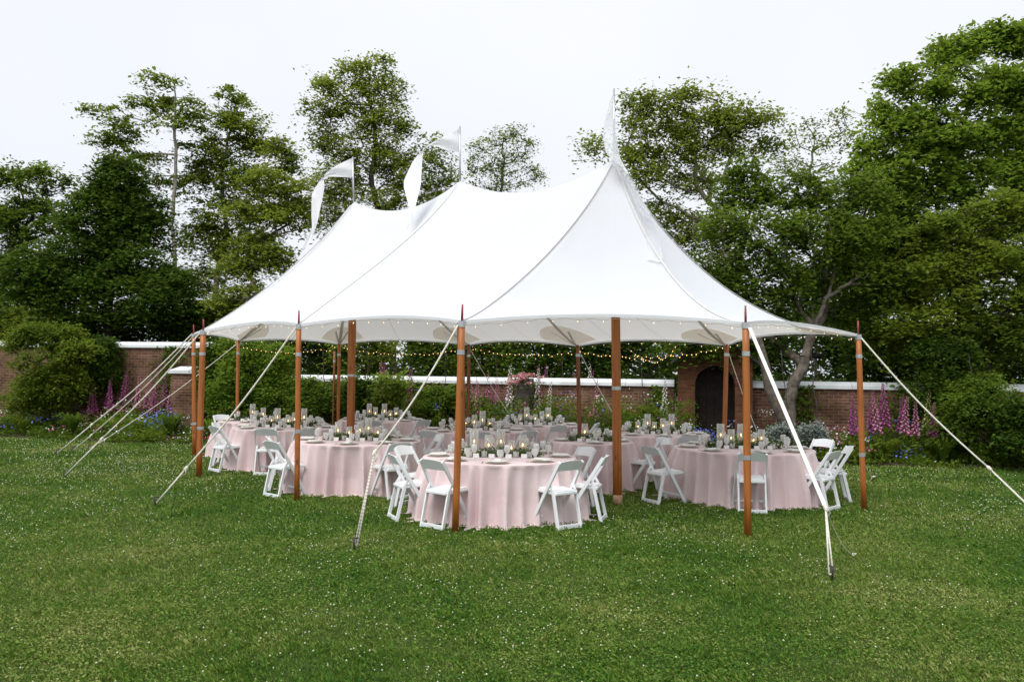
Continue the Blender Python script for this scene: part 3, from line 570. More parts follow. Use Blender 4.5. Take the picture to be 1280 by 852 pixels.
shrub(1172, 470, 34, 34, 19.0, LF['dark'], 'dark tall shrub behind the right foxgloves, hiding the wall coping', extra=[(1180, 440, 36, 22, 0), (1200, 500, 30, 26, -.1)])
shrub(1290, 540, 36, 40, 17.2, LF['dark'], 'dark shrub cut by the right edge of the view')
shrub(1015, 541, 13, 9, 16.9, LF['grey'], 'silver grey mounded plant behind the rightmost table', leaf=.05, spray=.14)
shrub(978, 541, 12, 7, 17.4, LF['grey'], 'smaller silver plant half hidden behind the glasses of the rightmost table', leaf=.05, spray=.14)

def bedfill():
    P = []; FL = {k: [] for k in ('blue', 'white', 'pink', 'red')}
    for _ in range(1500):
        x = rng.uniform(-19, 15); y0 = bedY(x); u = rng.uniform(0, 1); y = y0+.05+u*1.9
        h = .22+.62*u+.14*math.sin(x*2.1+y)+.08*math.sin(x*5.3); r = rng.uniform(.14, .34); m = int(150*rng.uniform(.6, 1.2))
        q = rng.normal(size=(m, 3))*np.array([r, r, .5*h])*.6; q[:, 2] = np.abs(q[:, 2]); c = np.array([x, y, .02]); q[:, 2] = np.minimum(q[:, 2]+h*.25*rng.uniform(0, 1, m), h*1.25)
        P.append(c+q)
        if rng.uniform() < .42:
            col = ['blue', 'blue', 'white', 'pink', 'white', 'red'][int(abs(math.sin(x*.7)*5+rng.uniform(0, 1.8))) % 6]; k2 = int(rng.integers(4, 20))
            f = rng.normal(size=(k2, 3))*np.array([r*.6, r*.6, .05]); FL[col].append(c+f+np.array([0, 0, h*.95]))
    for _ in range(260):     # loose upright stems in the middle stretch behind the tables
        x = rng.uniform(-6.5, 4.3); y = wallY(x)-rng.uniform(.4, 1.5); h = rng.uniform(.7, 1.35); m = int(70*h); q = np.stack([rng.normal(size=m)*.09, rng.normal(size=m)*.09, rng.uniform(.15, 1, m)**.8*h], 1); P.append(q+np.array([x, y, 0]))
        if rng.uniform() < .3:
            col = ['pink', 'white', 'pink', 'blue'][int(rng.integers(0, 4))]; FL[col].append(rng.normal(size=(7, 3))*np.array([.06, .06, .07])+np.array([x, y, h]))
    P = np.concatenate(P); o = put('flower_bed_foliage', leaves_mesh('flower_bed_foliage', leaf_cloud(P, .085, .35, .38), LF['deep']))
    tag(o, 'low mixed green foliage filling the flower bed along the wall', 'bedding plants', kind='stuff')
    cols = dict(blue=(.16, .20, .62), white=(.74, .74, .72), pink=(.55, .13, .30), red=(.45, .03, .05))
    for k3, v in FL.items():
        if not v: continue
        Q = np.concatenate(v); V = leaf_cloud(Q, .042, .3, .9); V2 = leaf_cloud(Q, .042, .1, .9); o = put('small_'+k3+'_flowers', leaves_mesh('f', np.concatenate([V, V2]), plain(k3+'_petals', cols[k3], .7, .2, 3)))
        tag(o, f'small {k3} flowers dotted through the flower bed', 'flowers', kind='stuff')
bedfill()

for xi, top_z, wd_, lab in ((-9.6, 2.5, .8, 'ivy patch climbing the tall left wall between the foxgloves'), (-2.6, 1.6, .7, 'ivy patch on the long wall right of the lime shrub'), (3.6, 1.6, .35, 'thin ivy patch beside the brick arch'), (6.9, 1.65, .6, 'ivy patch on the wall right of the leaning tree'), (9.2, 1.8, .8, 'ivy spilling over the coping above the right foxgloves')):
    n_ = int(900*wd_); q = np.stack([rng.normal(size=n_)*wd_*.45, np.zeros(n_), rng.uniform(0, 1, n_)**.8*top_z], 1); q[:, 0] *= 1.1-.5*q[:, 2]/top_z; q[:, 1] = -.20-np.abs(rng.normal(size=n_))*.06+.22*q[:, 0]*-1
    o = put('wall_ivy', leaves_mesh('wall_ivy', leaf_cloud(q, .085, .15, .8, np.array([0, -1.2, 0])), LF['deep']), None, (xi, wallY(xi), 0)); tag(o, lab, 'ivy', 'ivy on the garden wall')
# arching clumps at the lawn edge
def clump_mesh(seed, n=70, h=.5, mat=None):
    r_ = np.random.default_rng(seed); V = []; F = []
    for i in range(n):
        a = r_.uniform(0, 2*math.pi); ln = h*r_.uniform(.7, 1.25); out = r_.uniform(.35, 1.1)*ln*.8; wd = r_.uniform(.012, .03); k4 = len(V)
        for j in range(5):
            u = j/4; rr = out*u; z = ln*(math.sin(u*2.0)/math.sin(1.57))*.95 if u < .8 else ln*(.95*math.sin(u*2.0)); wv = wd*(1-u**2)+.002
            cx, cy_ = math.cos(a)*rr, math.sin(a)*rr; V.append((cx-math.sin(a)*wv, cy_+math.cos(a)*wv, max(z, .01))); V.append((cx+math.sin(a)*wv, cy_-math.cos(a)*wv, max(z, .01)+.006))
        for j in range(4): F.append((k4+2*j, k4+2*j+1, k4+2*j+3, k4+2*j+2))
    return mesh_np('blades', np.array(V), np.array(F), mat)
cms = [clump_mesh(1, 110, .5, LF['mid']), clump_mesh(2, 90, .42, LF['bright']), clump_mesh(3, 120, .55, LF['deep'])]
lb = sorted([-17+1.05*i+random.uniform(-.3, .3) for i in range(10)]); rb = sorted([5.2+.75*i+random.uniform(-.2, .2) for i in range(10)])
for side, arr_ in (('left', lb), ('right', rb)):
    for i, x in enumerate(arr_):
        me = cms[(i*2+1) % 3]; o = put('perennial_clump', me, None, (x, bedY(x)+random.uniform(.15, .5), .03), random.uniform(0, 6), (1, 1, random.uniform(.8, 1.25)))
        tag(o, f'arching green perennial clump at the lawn edge, {ordw[i]} from left in the {side} bed', 'plant', 'perennial clumps edging the bed')
# foxgloves
def foxglove_parts(seed, h, bcol):
    r_ = np.random.default_rng(seed); m = MB(); m.tube([(0, 0, 0), (.01, .01, h*.5), (.02*r_.normal(), .02, h*1.0)], [.009, .007, .003], 5); stem = m.mesh('stem', LF['mid'])
    b = MB(); n = int(46*h/1.3)
    for i in range(n):
        u = i/n; z = h*(.46+.54*u); a = i*2.4+r_.uniform(-.3, .3); s = .046*(1-.72*u)*r_.uniform(.85, 1.15); c = Vector((math.cos(a)*s*.9, math.sin(a)*s*.9, z)); d = Vector((math.cos(a), math.sin(a), -.75)).normalized()
        b.tube([c-d*s*.2, c+d*s*.7, c+d*s*1.35], [s*.25, s*.45, s*.62], 5, False)
    bl = b.mesh('blossoms', bcol)
    P = np.zeros((60, 3)); P[:, :2] = r_.normal(size=(60, 2))*.11; P[:, 2] = np.abs(r_.normal(size=60))*.18*h+.05; P2 = np.zeros((26, 3)); P2[:, :2] = r_.normal(size=(26, 2))*.045; P2[:, 2] = r_.uniform(.15, .5, 26)*h
    lv = leaves_mesh('leaves', leaf_cloud(np.concatenate([P, P2]), .14, .3, .35), LF['mid'])
    return stem, bl, lv
fc = dict(magenta=plain('magenta_blossom', (.27, .055, .17), .6, .35, 9), pink=plain('pink_blossom', (.44, .16, .26), .6, .25, 9), white=plain('white_blossom', (.70, .69, .62), .6, .12, 9), cream=plain('cream_blossom', (.55, .50, .22), .6, .12, 9))
FX = {}
for cname, mt in fc.items():
    FX[cname] = [foxglove_parts(10*i+len(cname), 1.3, mt) for i in range(3)]
def foxglove(px, ytop, Y, cname, label):
    b = gx(px, Y); top = at(px, ytop, Y).z; st, bl, lv = FX[cname][random.randrange(3)]; r_ = empty('foxglove', b, random.uniform(0, 6)); s = top/1.3*(random.uniform(.84, 1.04) if abs(b.x) > 4.5 else random.uniform(.98, 1.12)); r_.scale = (.8+.2*s, .8+.2*s, s)
    r_.rotation_euler = (random.uniform(-.10, .10), random.uniform(-.12, .12), random.uniform(0, 6))
    tag(r_, label, 'foxglove', 'foxgloves in the flower bed'); put('stem', st, r_); put('blossoms', bl, r_); put('leaves', lv, r_)
sets = [
 ('far left bed, counted from the left', [(112, 478, 23.6, 'pink'), (119, 472, 23.4, 'magenta'), (128, 466, 23.6, 'magenta'), (138, 464, 23.2, 'magenta'), (146, 456, 23.5, 'magenta'), (156, 458, 23.7, 'magenta'), (168, 462, 23.4, 'pink'), (178, 470, 23.6, 'pink'), (186, 464, 23.8, 'pink'), (194, 468, 23.4, 'magenta'), (203, 462, 23.6, 'magenta'), (209, 470, 23.3, 'pink'), (216, 464, 23.6, 'magenta'), (224, 460, 23.6, 'magenta')]),
 ('bed behind the tent, counted from the left', [(340, 480, 22, 'white'), (371, 500, 21.6, 'pink'), (476, 458, 21.9, 'pink'), (484, 465, 21.7, 'magenta'), (490, 458, 21.9, 'magenta'), (508, 460, 21.8, 'magenta'), (553, 482, 21.5, 'magenta'), (592, 466, 21.7, 'pink'), (599, 480, 21.5, 'pink'), (606, 470, 21.8, 'pink'), (613, 484, 21.5, 'magenta'), (621, 478, 21.6, 'pink'), (629, 468, 21.8, 'pink'), (636, 462, 21.6, 'white'), (668, 462, 21.5, 'white'), (676, 458, 21.7, 'pink'), (683, 474, 21.4, 'white'), (689, 464, 21.6, 'magenta'), (695, 480, 21.4, 'pink'), (714, 470, 21.5, 'magenta'), (730, 462, 21.6, 'white'), (738, 472, 21.5, 'magenta'), (745, 474, 21.3, 'pink'), (754, 480, 21.4, 'pink'), (829, 478, 20.8, 'white')]),
 ('right bed, counted from the left', [(1063, 482, 18.3, 'magenta'), (1070, 500, 18.0, 'magenta'), (1087, 488, 18.2, 'magenta'), (1099, 480, 18.4, 'magenta'), (1103, 492, 18.0, 'pink'), (1113, 476, 18.3, 'magenta'), (1121, 478, 18.5, 'magenta'), (1127, 494, 18.2, 'pink'), (1135, 488, 18.3, 'magenta'), (1144, 500, 18.1, 'pink'), (1152, 476, 18.6, 'cream'), (1161, 494, 18.2, 'pink'), (1174, 506, 18.0, 'magenta'), (1183, 488, 18.5, 'magenta')]),
]
for where, lst in sets:
    w1, w2 = where.split(', ')
    for i, (px, yt, Y, cn) in enumerate(lst):
        foxglove(px, yt, Y, cn, f'tall {cn} foxglove, {ordw[i]} from left in the {w1}')
# old stump topped with roses
sp_ = gx(653, 21.4); st = empty('tree_stump', sp_); tag(st, 'dark old tree stump topped with pink roses in the bed', 'stump')
m = MB(); m.tube([(0, 0, 0), (0, 0, .5), (.03, 0, 1.2), (.02, 0, 1.72)], [.34, .27, .24, .25], 14); m.build('stump_wood', M['bark_dark'], st, True)
rq = rng.normal(size=(16, 3))*np.array([.035, .035, .03]); ROSE = leaves_mesh('rose', leaf_cloud(rq, .06, .1, .95), plain('rose_petals', (.60, .28, .28), .7, .2, 6))
for _ in range(30): q = rng.normal(size=3)*np.array([.17, .15, .10])+np.array([0, -.12, 1.70]); put('rose', ROSE, st, tuple(q), random.uniform(0, 6))
Q = rng.normal(size=(260, 3))*np.array([.2, .18, .12])+np.array([0, -.05, 1.6]); put('rose_leaves', leaves_mesh('rose_leaves', leaf_cloud(Q, .07, .3), LF['deep']), st)

# ------------------------------------------------------------------ tent
E = {}   # side pole name -> (base, top)
def sp(name, base, top, Yt=None):
    b = gp(*base) if len(base) == 2 else Vector((base[0], base[1], 0)); t = at(top[0], top[1], Yt or b.y); E[name] = (b, t)
sp('n0', (569, 664), (577.5, 401)); sp('n1', (371, 625), (373.5, 405)); sp('n2', (248.5, 595.5), (254, 413))
sp('e0', (935, 671), (932, 403)); sp('e1', (1080, 637), (1073, 418))
sp('le0', (243, 570), (242, 417))
sp('b0', (3.83, 15.25, 0), (908.5, 430)); sp('b1', (1.43, 17.4, 0), (722, 431)); sp('b2', (-.98, 19.5, 0), (586, 430)); sp('le1', (-4.15, 20.3, 0), (424, 429)); sp('lm', (-6.40, 19.75, 0), (298, 425))
PK = {}
for nm, bx, top in (('c0', gp(772, 631), (767.5, 199)), ('c1', Vector((-.86, 14.96, 0)), (575, 226)), ('c2', Vector((-3.24, 17.1, 0)), (442.5, 252))):
    PK[nm] = (bx, at(top[0], top[1], bx.y))
PW = dict(n0=1.22, n1=1.0, n2=1.15, le0=1.2, lm=1.2, le1=1.2, b2=1.2, b1=1.2, b0=1.4, e1=2.0, e0=1.75)
panels = [('c0', 'c0', 'n0', 'e0'), ('c0', 'c0', 'e0', 'e1'), ('c0', 'c0', 'e1', 'b0'), ('c0', 'c1', 'b0', 'b1'), ('c1', 'c2', 'b1', 'b2'), ('c2', 'c2', 'b2', 'le1'), ('c2', 'c2', 'le1', 'lm'), ('c2', 'c2', 'lm', 'le0'), ('c2', 'c2', 'le0', 'n2'), ('c2', 'c1', 'n2', 'n1'), ('c1', 'c0', 'n1', 'n0')]
CEN = sum((E[k][1] for k in E), Vector())/len(E)
def eave(a, b, s):
    A, B = E[a][1], E[b][1]; p = A.lerp(B, s); span = (B-A).length; q = 4*s*(1-s)
    mid = (A+B)/2; axis = (PK['c2'][1]-PK['c0'][1]); axis.z = 0; axis.normalize(); c0 = PK['c0'][1]; rel = (mid-c0); tpar = max(0, min((PK['c2'][1]-c0).length, rel.dot(axis))); foot = c0+axis*tpar; inn = (foot-mid); inn.z = 0; inn.normalize()
    return p+inn*(.055*span*q)+Vector((0, 0, .030*span*q))
def roofpt(pn, s, t):
    ca, cb, ea, eb = pn; A, B = PK[ca][1], PK[cb][1]; top = A.lerp(B, s)
    if ca != cb: top.z -= .34*(1-abs(2*s-1)**2.0)
    bot = eave(ea, eb, s); p = PW[ea]*(1-s)+PW[eb]*s; g = .86*(1-t)**p+.14*(1-t)**4.5
    q = top.lerp(bot, t); z = bot.z+(top.z-bot.z)*g; seamk = 4*s*(1-s)
    z -= .10*seamk*4*t*(1-t)*(1 if ca != cb else .55)*(1-t*.5)
    return Vector((q.x, q.y, z))
tent = empty('sailcloth_tent', (PK['c1'][0].x, PK['c1'][0].y, 0)); tag(tent, 'white peaked sailcloth canopy stretched over the wooden poles', 'tent canopy')
T0 = Vector(tent.location)
m = MB(); ns, nt_ = 18, 26
for pn in panels:
    vs = []; fs = []
    for j in range(nt_+1):
        t = (j/nt_)**1.25
        for i in range(ns+1): vs.append(roofpt(pn, i/ns, t)-T0)
    for j in range(nt_):
        for i in range(ns):
            a = j*(ns+1)+i; fs.append((a, a+ns+1, a+ns+2, a+1))
    m.add(vs, fs)
cv = m.build('canopy', M['canvas'], tent, True)
import bmesh
bmh = bmesh.new(); bmh.from_mesh(cv.data); bmesh.ops.remove_doubles(bmh, verts=bmh.verts, dist=.002); bmesh.ops.recalc_face_normals(bmh, faces=bmh.faces); bmh.to_mesh(cv.data); bmh.free(); cv.data.polygons.foreach_set('use_smooth', [True]*len(cv.data.polygons))
# seams: webbing strips lying on the canvas from each peak to its poles, and along the ridges
def strip(pts, side, wd, off):
    vs = []; fs = []
    for i, p in enumerate(pts):
        d = (pts[min(i+1, len(pts)-1)]-pts[max(0, i-1)]).normalized(); s = side[i] if isinstance(side, list) else side; s = (s-d*s.dot(d)).normalized(); n = d.cross(s).normalized(); n = n if n.z > 0 else -n
        vs += [p-s*wd/2+n*off, p+s*wd/2+n*off]
    fs = [(2*i, 2*i+1, 2*i+3, 2*i+2) for i in range(len(pts)-1)]; return vs, fs
seam_at = [(pn, 0) for pn in panels]+[(panels[0], 0)]
done = set()
for pn in panels:
    for s, (c_, e_) in ((0, (pn[0], pn[2])), (1, (pn[1], pn[3]))):
        if (c_, e_) in done: continue
        done.add((c_, e_)); P = [roofpt(pn, s, .02+.98*(j/30)) for j in range(31)]; d = (P[-1]-P[0]); sd_ = Vector((-d.y, d.x, 0)).normalized(); m = MB()
        for off in (.012, -.012):
            v, f = strip([p-T0 for p in P], sd_, .042, off); m.add(v, f)
        m.build('seam', M['seam'], tent)
# thin intermediate seams in the wide panels
for pn in panels:
    for s in ((1/3, 2/3) if pn[0] != pn[1] else (.5,)):
        P = [roofpt(pn, s, .0+j/30) for j in range(31)]; d = (P[-1]-P[0]); sd_ = Vector((-d.y, d.x, 0)).normalized(); m = MB()
        v, f = strip([p-T0 for p in P], sd_, .014, -.010); m.add(v, f); m.build('thin_seam', M['seam'], tent)
# hem round the eave
m = MB()
for pn in panels:
    P = [eave(pn[2], pn[3], i/24)-T0 for i in range(25)]
    vs = []
    for i, p in enumerate(P): vs += [p+Vector((0, 0, .006)), p+Vector((0, 0, -.032))]
    m.add(vs, [(2*i, 2*i+1, 2*i+3, 2*i+2) for i in range(24)])
m.build('hem', M['canvas'], tent)
# tan reinforcement patches under the canvas at each side pole
for e_ in E:
    pl = [pn for pn in panels if pn[2] == e_][0]; pr_ = [pn for pn in panels if pn[3] == e_][0]; m = MB(); rings = []
    nseg = 9
    def fan(pn, s_of, flip):
        vs = []; fs = []
        for i in range(nseg+1):
            ph_ = i/nseg*1.45
            for j in range(5):
                q = j/4; t = 1-.014-.20*q*math.cos(ph_)**.8; s = s_of(.21*q*math.sin(ph_))
                p = roofpt(pn, s, max(.05, t)); vs.append(p+Vector((0, 0, -.018))-T0)
        for i in range(nseg):
            for j in range(4): a = i*5+j; fs.append((a, a+1, a+6, a+5))
        m.add(vs, fs)
    fan(pl, lambda x: x, 0); fan(pr_, lambda x: 1-x, 1); m.build('reinforcement_patch', M['patch'], tent, True)
    # webbing sleeves spreading from the pole head under the patch
    m = MB()
    for pn, s in ((pl, .07), (pr_, .93), (pl, 0)):
        base_t = .985; P = []
        for j in range(7):
            t = base_t-(.34 if s == 0 else .15)*j/6; ss = s if s == 0 else (s*j/6 if s < .5 else 1-(1-s)*j/6); P.append(roofpt(pn, ss, t)+Vector((0, 0, -.03))-T0)
        d = P[-1]-P[0]; v, f = strip(P, Vector((-d.y, d.x, 0)).normalized(), .05 if s else .07, 0); m.add(v, f)
    m.build('corner_webbing', M['seam'], tent)

# poles
where = dict(n0='nearest side pole, left of the front chairs', n1='side pole standing by the second table from left', n2='left corner side pole, thicker of the two left poles', e0='front right side pole beside the white strap', e1='rightmost leaning side pole on open lawn', le0='outermost left pole just beyond the left corner pole',
             b0='back pole in front of the brick arch', b1='dark slim back pole behind the small middle table', b2='dark back pole almost hidden behind the nearest pole', le1='slim back pole left of the third centre pole', lm='weathered back pole behind the leftmost tables')
def pole(name, b, t, r, mat, label, bands, spike=.20, group='wooden side poles of the tent'):
    root = empty(name, b); tag(root, label, 'tent pole', group); v = t-b; n = 6
    m = MB(); m.tube([(v*(i/n))*(1) for i in range(n+1)], [r*1.0]*(n-1)+[r*.97, r*.93], 16); m.build('shaft', mat, root, True)
    d = v.normalized()
    for z in bands:
        c = v*(z/t.z); m = MB(); m.tube([c-d*.028, c+d*.028], r+.004, 16); m.build('band', M['metal'], root)
    if spike:
        m = MB(); m.tube([v-d*.075, v-d*.0], r+.003, 14); m.build('collar', M['metal'], root)
        m = MB(); m.tube([v-d*.02, v+d*spike*.55, v+d*spike], [.016, .014, .011], 8); m.build('spike', M['rosy'], root, True)
for k_, (b, t) in E.items():
    front = k_ in ('n0', 'n1', 'n2', 'e0', 'e1', 'le0'); r = {'n0': .042, 'n1': .040, 'n2': .052, 'e0': .043, 'e1': .040, 'le0': .044}.get(k_, .042)
    bz = {'n0': [2.13], 'n1': [2.12, 1.0], 'n2': [2.15, .85], 'e0': [2.15, .93], 'e1': [2.18, .78], 'le0': [2.2, .7]}.get(k_, [2.25])
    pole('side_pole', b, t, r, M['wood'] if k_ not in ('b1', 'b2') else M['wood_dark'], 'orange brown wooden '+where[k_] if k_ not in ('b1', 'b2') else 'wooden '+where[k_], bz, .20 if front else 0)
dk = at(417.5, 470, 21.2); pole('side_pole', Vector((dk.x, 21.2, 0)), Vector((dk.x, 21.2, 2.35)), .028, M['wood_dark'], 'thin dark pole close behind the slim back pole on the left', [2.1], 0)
for k_, lab, r in (('c0', 'thick centre pole under the tallest near peak, scuffed pale foot', .066), ('c1', 'centre pole under the middle peak, behind the nearest pole', .066), ('c2', 'centre pole under the farthest left peak', .080)):
    b, t = PK[k_]; root = empty('centre_pole', b); tag(root, lab, 'tent pole', 'centre poles of the tent'); v = t-b
    m = MB(); m.tube([v*(i/8)*.975 for i in range(9)], [r]*8+[r*.8], 18); m.build('shaft', M['wood'], root, True)
    m = MB(); m.tube([v*.335-v.normalized()*.025, v*.335+v.normalized()*.025], r+.004, 18); m.build('band', M['metal'], root)
    if k_ == 'c0': m = MB(); m.tube([Vector((0, 0, .0)), Vector((0, 0, .15))], r+.003, 18); m.build('scuffed_foot', plain('scuffed_foot', (.42, .27, .16), .8, .4, 14), root, True)

from mathutils.bvhtree import BVHTree
_bv = BVHTree.FromPolygons([tuple(v.co+T0) for v in cv.data.vertices], [tuple(p.vertices) for p in cv.data.polygons])
def on_canvas(px, py, fallback):
    d = ray(px, py).normalized(); h = _bv.ray_cast(Vector((0, 0, EYE)), d)
    if h[0] is None: return fallback
    n = h[1]; n = n if n.z > 0 else -n; return h[0]+n*.035
# flags: mast and long swallow tail pennant
def flag(pk, topx, topy, pairs, label, dYs):
    b = PK[pk][1]; t = at(topx, topy, b.y); root = empty('pennant_flag', b); tag(root, label, 'flag', 'pennants flying from the peaks')
    m = MB(); m.tube([Vector((0, 0, -.25)), (t-b)], [.020, .014], 8); m.build('mast', M['metal'], root, True)
    pts = []; n = len(pairs)
    for (x0, y0, x1, y1), dY in zip(pairs, dYs):
        p0, p1 = at(x0, y0, b.y+dY), at(x1, y1, b.y+dY*1.1+.02)
        if pk == 'c0' and y0 > 215: p0, p1 = on_canvas(x0, y0, p0), on_canvas(x1, y1, p1)
        pts.append((p0-b, p1-b))
    # smooth by Catmull-Rom
    def cr_(a, b_, c, d, u): return .5*((2*b_)+(-a+c)*u+(2*a-5*b_+4*c-d)*u*u+(-a+3*b_-3*c+d)*u**3)
    P = []
    for i in range(n-1):
        for j in range(6):
            u = j/6; g = [pts[max(0, min(n-1, i+q))] for q in (-1, 0, 1, 2)]
            P.append((cr_(g[0][0], g[1][0], g[2][0], g[3][0], u), cr_(g[0][1], g[1][1], g[2][1], g[3][1], u)))
    P.append(pts[-1]); m = MB(); vs = []; W_ = 6
    for k5, (a, c) in enumerate(P):
        for j in range(W_+1): u = j/W_; q = a.lerp(c, u); q.y += (.03 if pk != 'c0' else .008)*math.sin(u*7+k5*.35); vs.append(q)
    fs = [(i*(W_+1)+j, i*(W_+1)+j+1, (i+1)*(W_+1)+j+1, (i+1)*(W_+1)+j) for i in range(len(P)-1) for j in range(W_)]
    m.add(vs, fs); m.build('pennant', M['flag'] if pk != 'c0' else M['sheer'], root, True)
flag('c2', 441, 196, [(441, 197, 441, 222), (425, 204, 424, 221), (411, 214, 408, 222), (405, 222, 398, 228), (405, 235, 391, 240), (402, 255, 390, 248), (398, 272, 389, 270), (393, 288, 389, 287), (388, 302, 382, 300), (381, 312, 377, 310)], 'white pennant curling left from the farthest left peak', [0, .05, .1, .1, .05, 0, -.05, -.08, -.12, -.15])
flag('c1', 575, 158, [(575, 160, 575, 190), (560, 168, 556, 187), (545, 176, 539, 183), (530, 188, 520, 196), (527, 212, 509, 216), (526, 232, 505, 232), (520, 255, 510, 255), (514, 276, 511, 276), (513, 286, 508, 288), (511, 297, 505, 295)], 'white pennant curling down left from the middle peak', [0, .05, .1, .1, 0, -.1, -.35, -.6, -.75, -.9])
flag('c0', 767.5, 111, [(768, 114, 768, 128), (762, 128, 769, 145), (757, 146, 770, 160), (754, 165, 772, 180), (756, 185, 775, 196), (764, 200, 783, 212), (777, 220, 795, 234), (789, 245, 806, 255), (799, 268, 813, 272), (806, 293, 821, 296), (812, 318, 826, 322), (808, 326, 824, 330)], 'white pennant hanging down the canvas from the tallest peak', [0, -.02, -.05, -.1, -.2, -.35, -.55, -.75, -.95, -1.15, -1.25, -1.35])

# guy ropes
def guy(label, top, ground, r=.009, mat='rope', strapw=0, knot=.82, stake=True, kpos=None, lower=None):
    top = Vector(top); g = Vector(ground); root = empty('guy_rope', g); tag(root, label, 'guy rope', 'guy ropes staked round the tent'); v = top-g
    kp = v*(1-knot) if kpos is None else Vector(kpos)-g; m = MB()
    if strapw: m.bar(kp, v, strapw, .006, (1, 0, 0)); m.build('strap', M['strap'], root)
    else:
        n = 10; m.tube([kp.lerp(v, i/n)-Vector((0, 0, .08*math.sin(math.pi*i/n))) for i in range(n+1)], r, 6); m.build('rope', M[mat], root, True)
    m = MB(); lo = Vector((0, 0, .05)); sdv = v.cross(Vector((0, 0, 1))).normalized()
    m.tube([kp, lo+sdv*.02], r*.9, 6); m.tube([kp, lo-sdv*.02], r*.9, 6); m.tube([lo+sdv*.02, lo-sdv*.02], r*.9, 6); m.build('loop', M[lower or mat], root, True)
    if not stake: return root
    m = MB(); d = v.normalized(); m.tube([kp-d*.05, kp-d*.02, kp+d*.02, kp+d*.05], [.008, r+.012, r+.012, .008], 8)
    m.tube([kp+sdv*.015, kp+sdv*.05-Vector((0, 0, .05)), kp+sdv*.02-Vector((0, 0, .09))], .005, 5); m.build('knot', M['rope'], root, True)
    if stake:
        m = MB(); out = -Vector((v.x, v.y, 0)).normalized(); m.tube([Vector((0, 0, -.05)), out*.03+Vector((0, 0, .07)), out*.035+Vector((0, 0, .13))], .011, 8); m.tube([out*.035+Vector((0, 0, .125)), out*-.03+Vector((0, 0, .125))], .009, 6)
        m.build('stake', M['iron'], root, True)
    return root
dn = Vector((0, 0, -.06))
guy('white rope from the rightmost pole running out of the right edge', E['e1'][1]+Vector((.02, -.01, -.03)), gp(1318, 668), .012, knot=.70)
KN = at(1032, 634, 8.35)
guy('wide white webbing strap from the front right pole to its stake', E['e0'][1]+Vector((.035, -.04, -.06)), gp(1039, 724), .010, strapw=.042, kpos=KN)
guy('rope staked in front of the nearest pole, striped lower half', E['n0'][1]+Vector((-.045, -.02, -.05)), gp(445, 687), .012, kpos=at(468, 566, 9.45), lower='stripe')
guy('rope from the pole by the second table, slanting left', E['n1'][1]+Vector((-.04, -.02, -.05)), gp(196, 632), .013, knot=.80)
guy('lowest rope staked at far left, nearest of that bundle', E['n2'][1]+Vector((-.04, 0, -.02)), gp(82, 597), .013, knot=.74)
guy('highest rope at far left ending at the outermost stake', E['le0'][1]+Vector((-.03, 0, 0)), gp(72, 569), .013, knot=.75)
guy('middle rope at far left ending at a dark stake', E['le0'][1]+Vector((-.03, .05, -.06)), gp(92, 565), .010, knot=.85)
guy('thin far left rope from the weathered back pole', E['lm'][1]+dn, gp(112, 563), .009, knot=.9)
guy('thin rope behind the nearest pole running down right', E['b2'][1]+dn, E['b2'][0]+Vector((1.5, 1.7, 0)), .008)
guy('thin rope behind the small middle table running down right', E['b1'][1]+dn, E['b1'][0]+Vector((1.45, 1.3, 0)), .008)
guy('thin rope beside the brick arch running down right', E['b0'][1]+dn, E['b0'][0]+Vector((1.25, 1.1, 0)), .008)
b_ = E['e1'][0].lerp(E['e1'][1], .30); guy('short rope tied low on the rightmost pole, running back', b_, gp(1093, 598), .008, knot=.9)
guy('thin loose cord hanging from the strap knot to the right', KN, gp(1068, 697), .004, knot=.95, stake=False)
# striped cord hanging from nearest pole guy
# ------------------------------------------------------------------ string lights
bm2 = MB(); bm2.lathe([(0, -.062), (.010, -.058), (.014, -.045), (.011, -.028), (.007, -.018)], 8); BULB = bm2.mesh('bulb', M['bulb'], True)
fm = MB(); fm.lathe([(0, -.018), (.0055, -.013), (.0065, -.006), (0, .001)], 6); FBULB = fm.mesh('bulb', M['fairy'], True)
ln_names = {'n0e0': 'front eave between the nearest and front right poles', 'e0e1': 'right eave near the strap', 'e1b0': 'far right eave toward the arch', 'b0b1': 'back eave left of the arch pole', 'b1b2': 'back eave behind the nearest pole', 'b2le1': 'back left eave by the third centre pole', 'le1lm': 'far left back eave', 'lmle0': 'short left end eave', 'le0n2': 'left corner eave', 'n2n1': 'left front eave', 'n1n0': 'front eave left of the nearest pole'}
for pn in panels:
    a, b = pn[2], pn[3]; Ld = (E[a][1]-E[b][1]).length; nb = max(4, int(Ld/.30)); O = eave(a, b, .5); root = empty('string_light', O); tag(root, 'string of small warm bulbs along the '+ln_names[a+b], 'string lights', 'string lights round the eave')
    P = []
    n = nb*2
    for i in range(n+1): s = i/n; p = eave(a, b, s)+Vector((0, 0, -.05-.015*(i % 2)+random.uniform(-.008, .008))); P.append(p-O)
    m = MB(); m.tube(P, .003, 4); m.build('cable', M['cable'], root)
    for i in range(nb):
        p = P[2*i+1]; o = put('bulb', BULB, root, p); o.rotation_euler = (random.uniform(-.5, .5), random.uniform(-.5, .5), 0); s_ = random.uniform(.38, .55); o.scale = (s_, s_, s_)
def fairy(A, B, sag, n, label):
    O = (A+B)/2; root = empty('fairy_light_string', O); tag(root, label, 'fairy lights', 'fairy lights at the back of the tent'); P = []
    for i in range(n+1): s = i/n; P.append(A.lerp(B, s)-O-Vector((random.uniform(-.03, .03), 0, sag*4*s*(1-s)+random.uniform(-.03, .03))))
    m = MB(); m.tube(P, .0025, 4); m.build('cable', M['cable'], root)
    for p in P[1:-1]: put('bulb', FBULB, root, p)
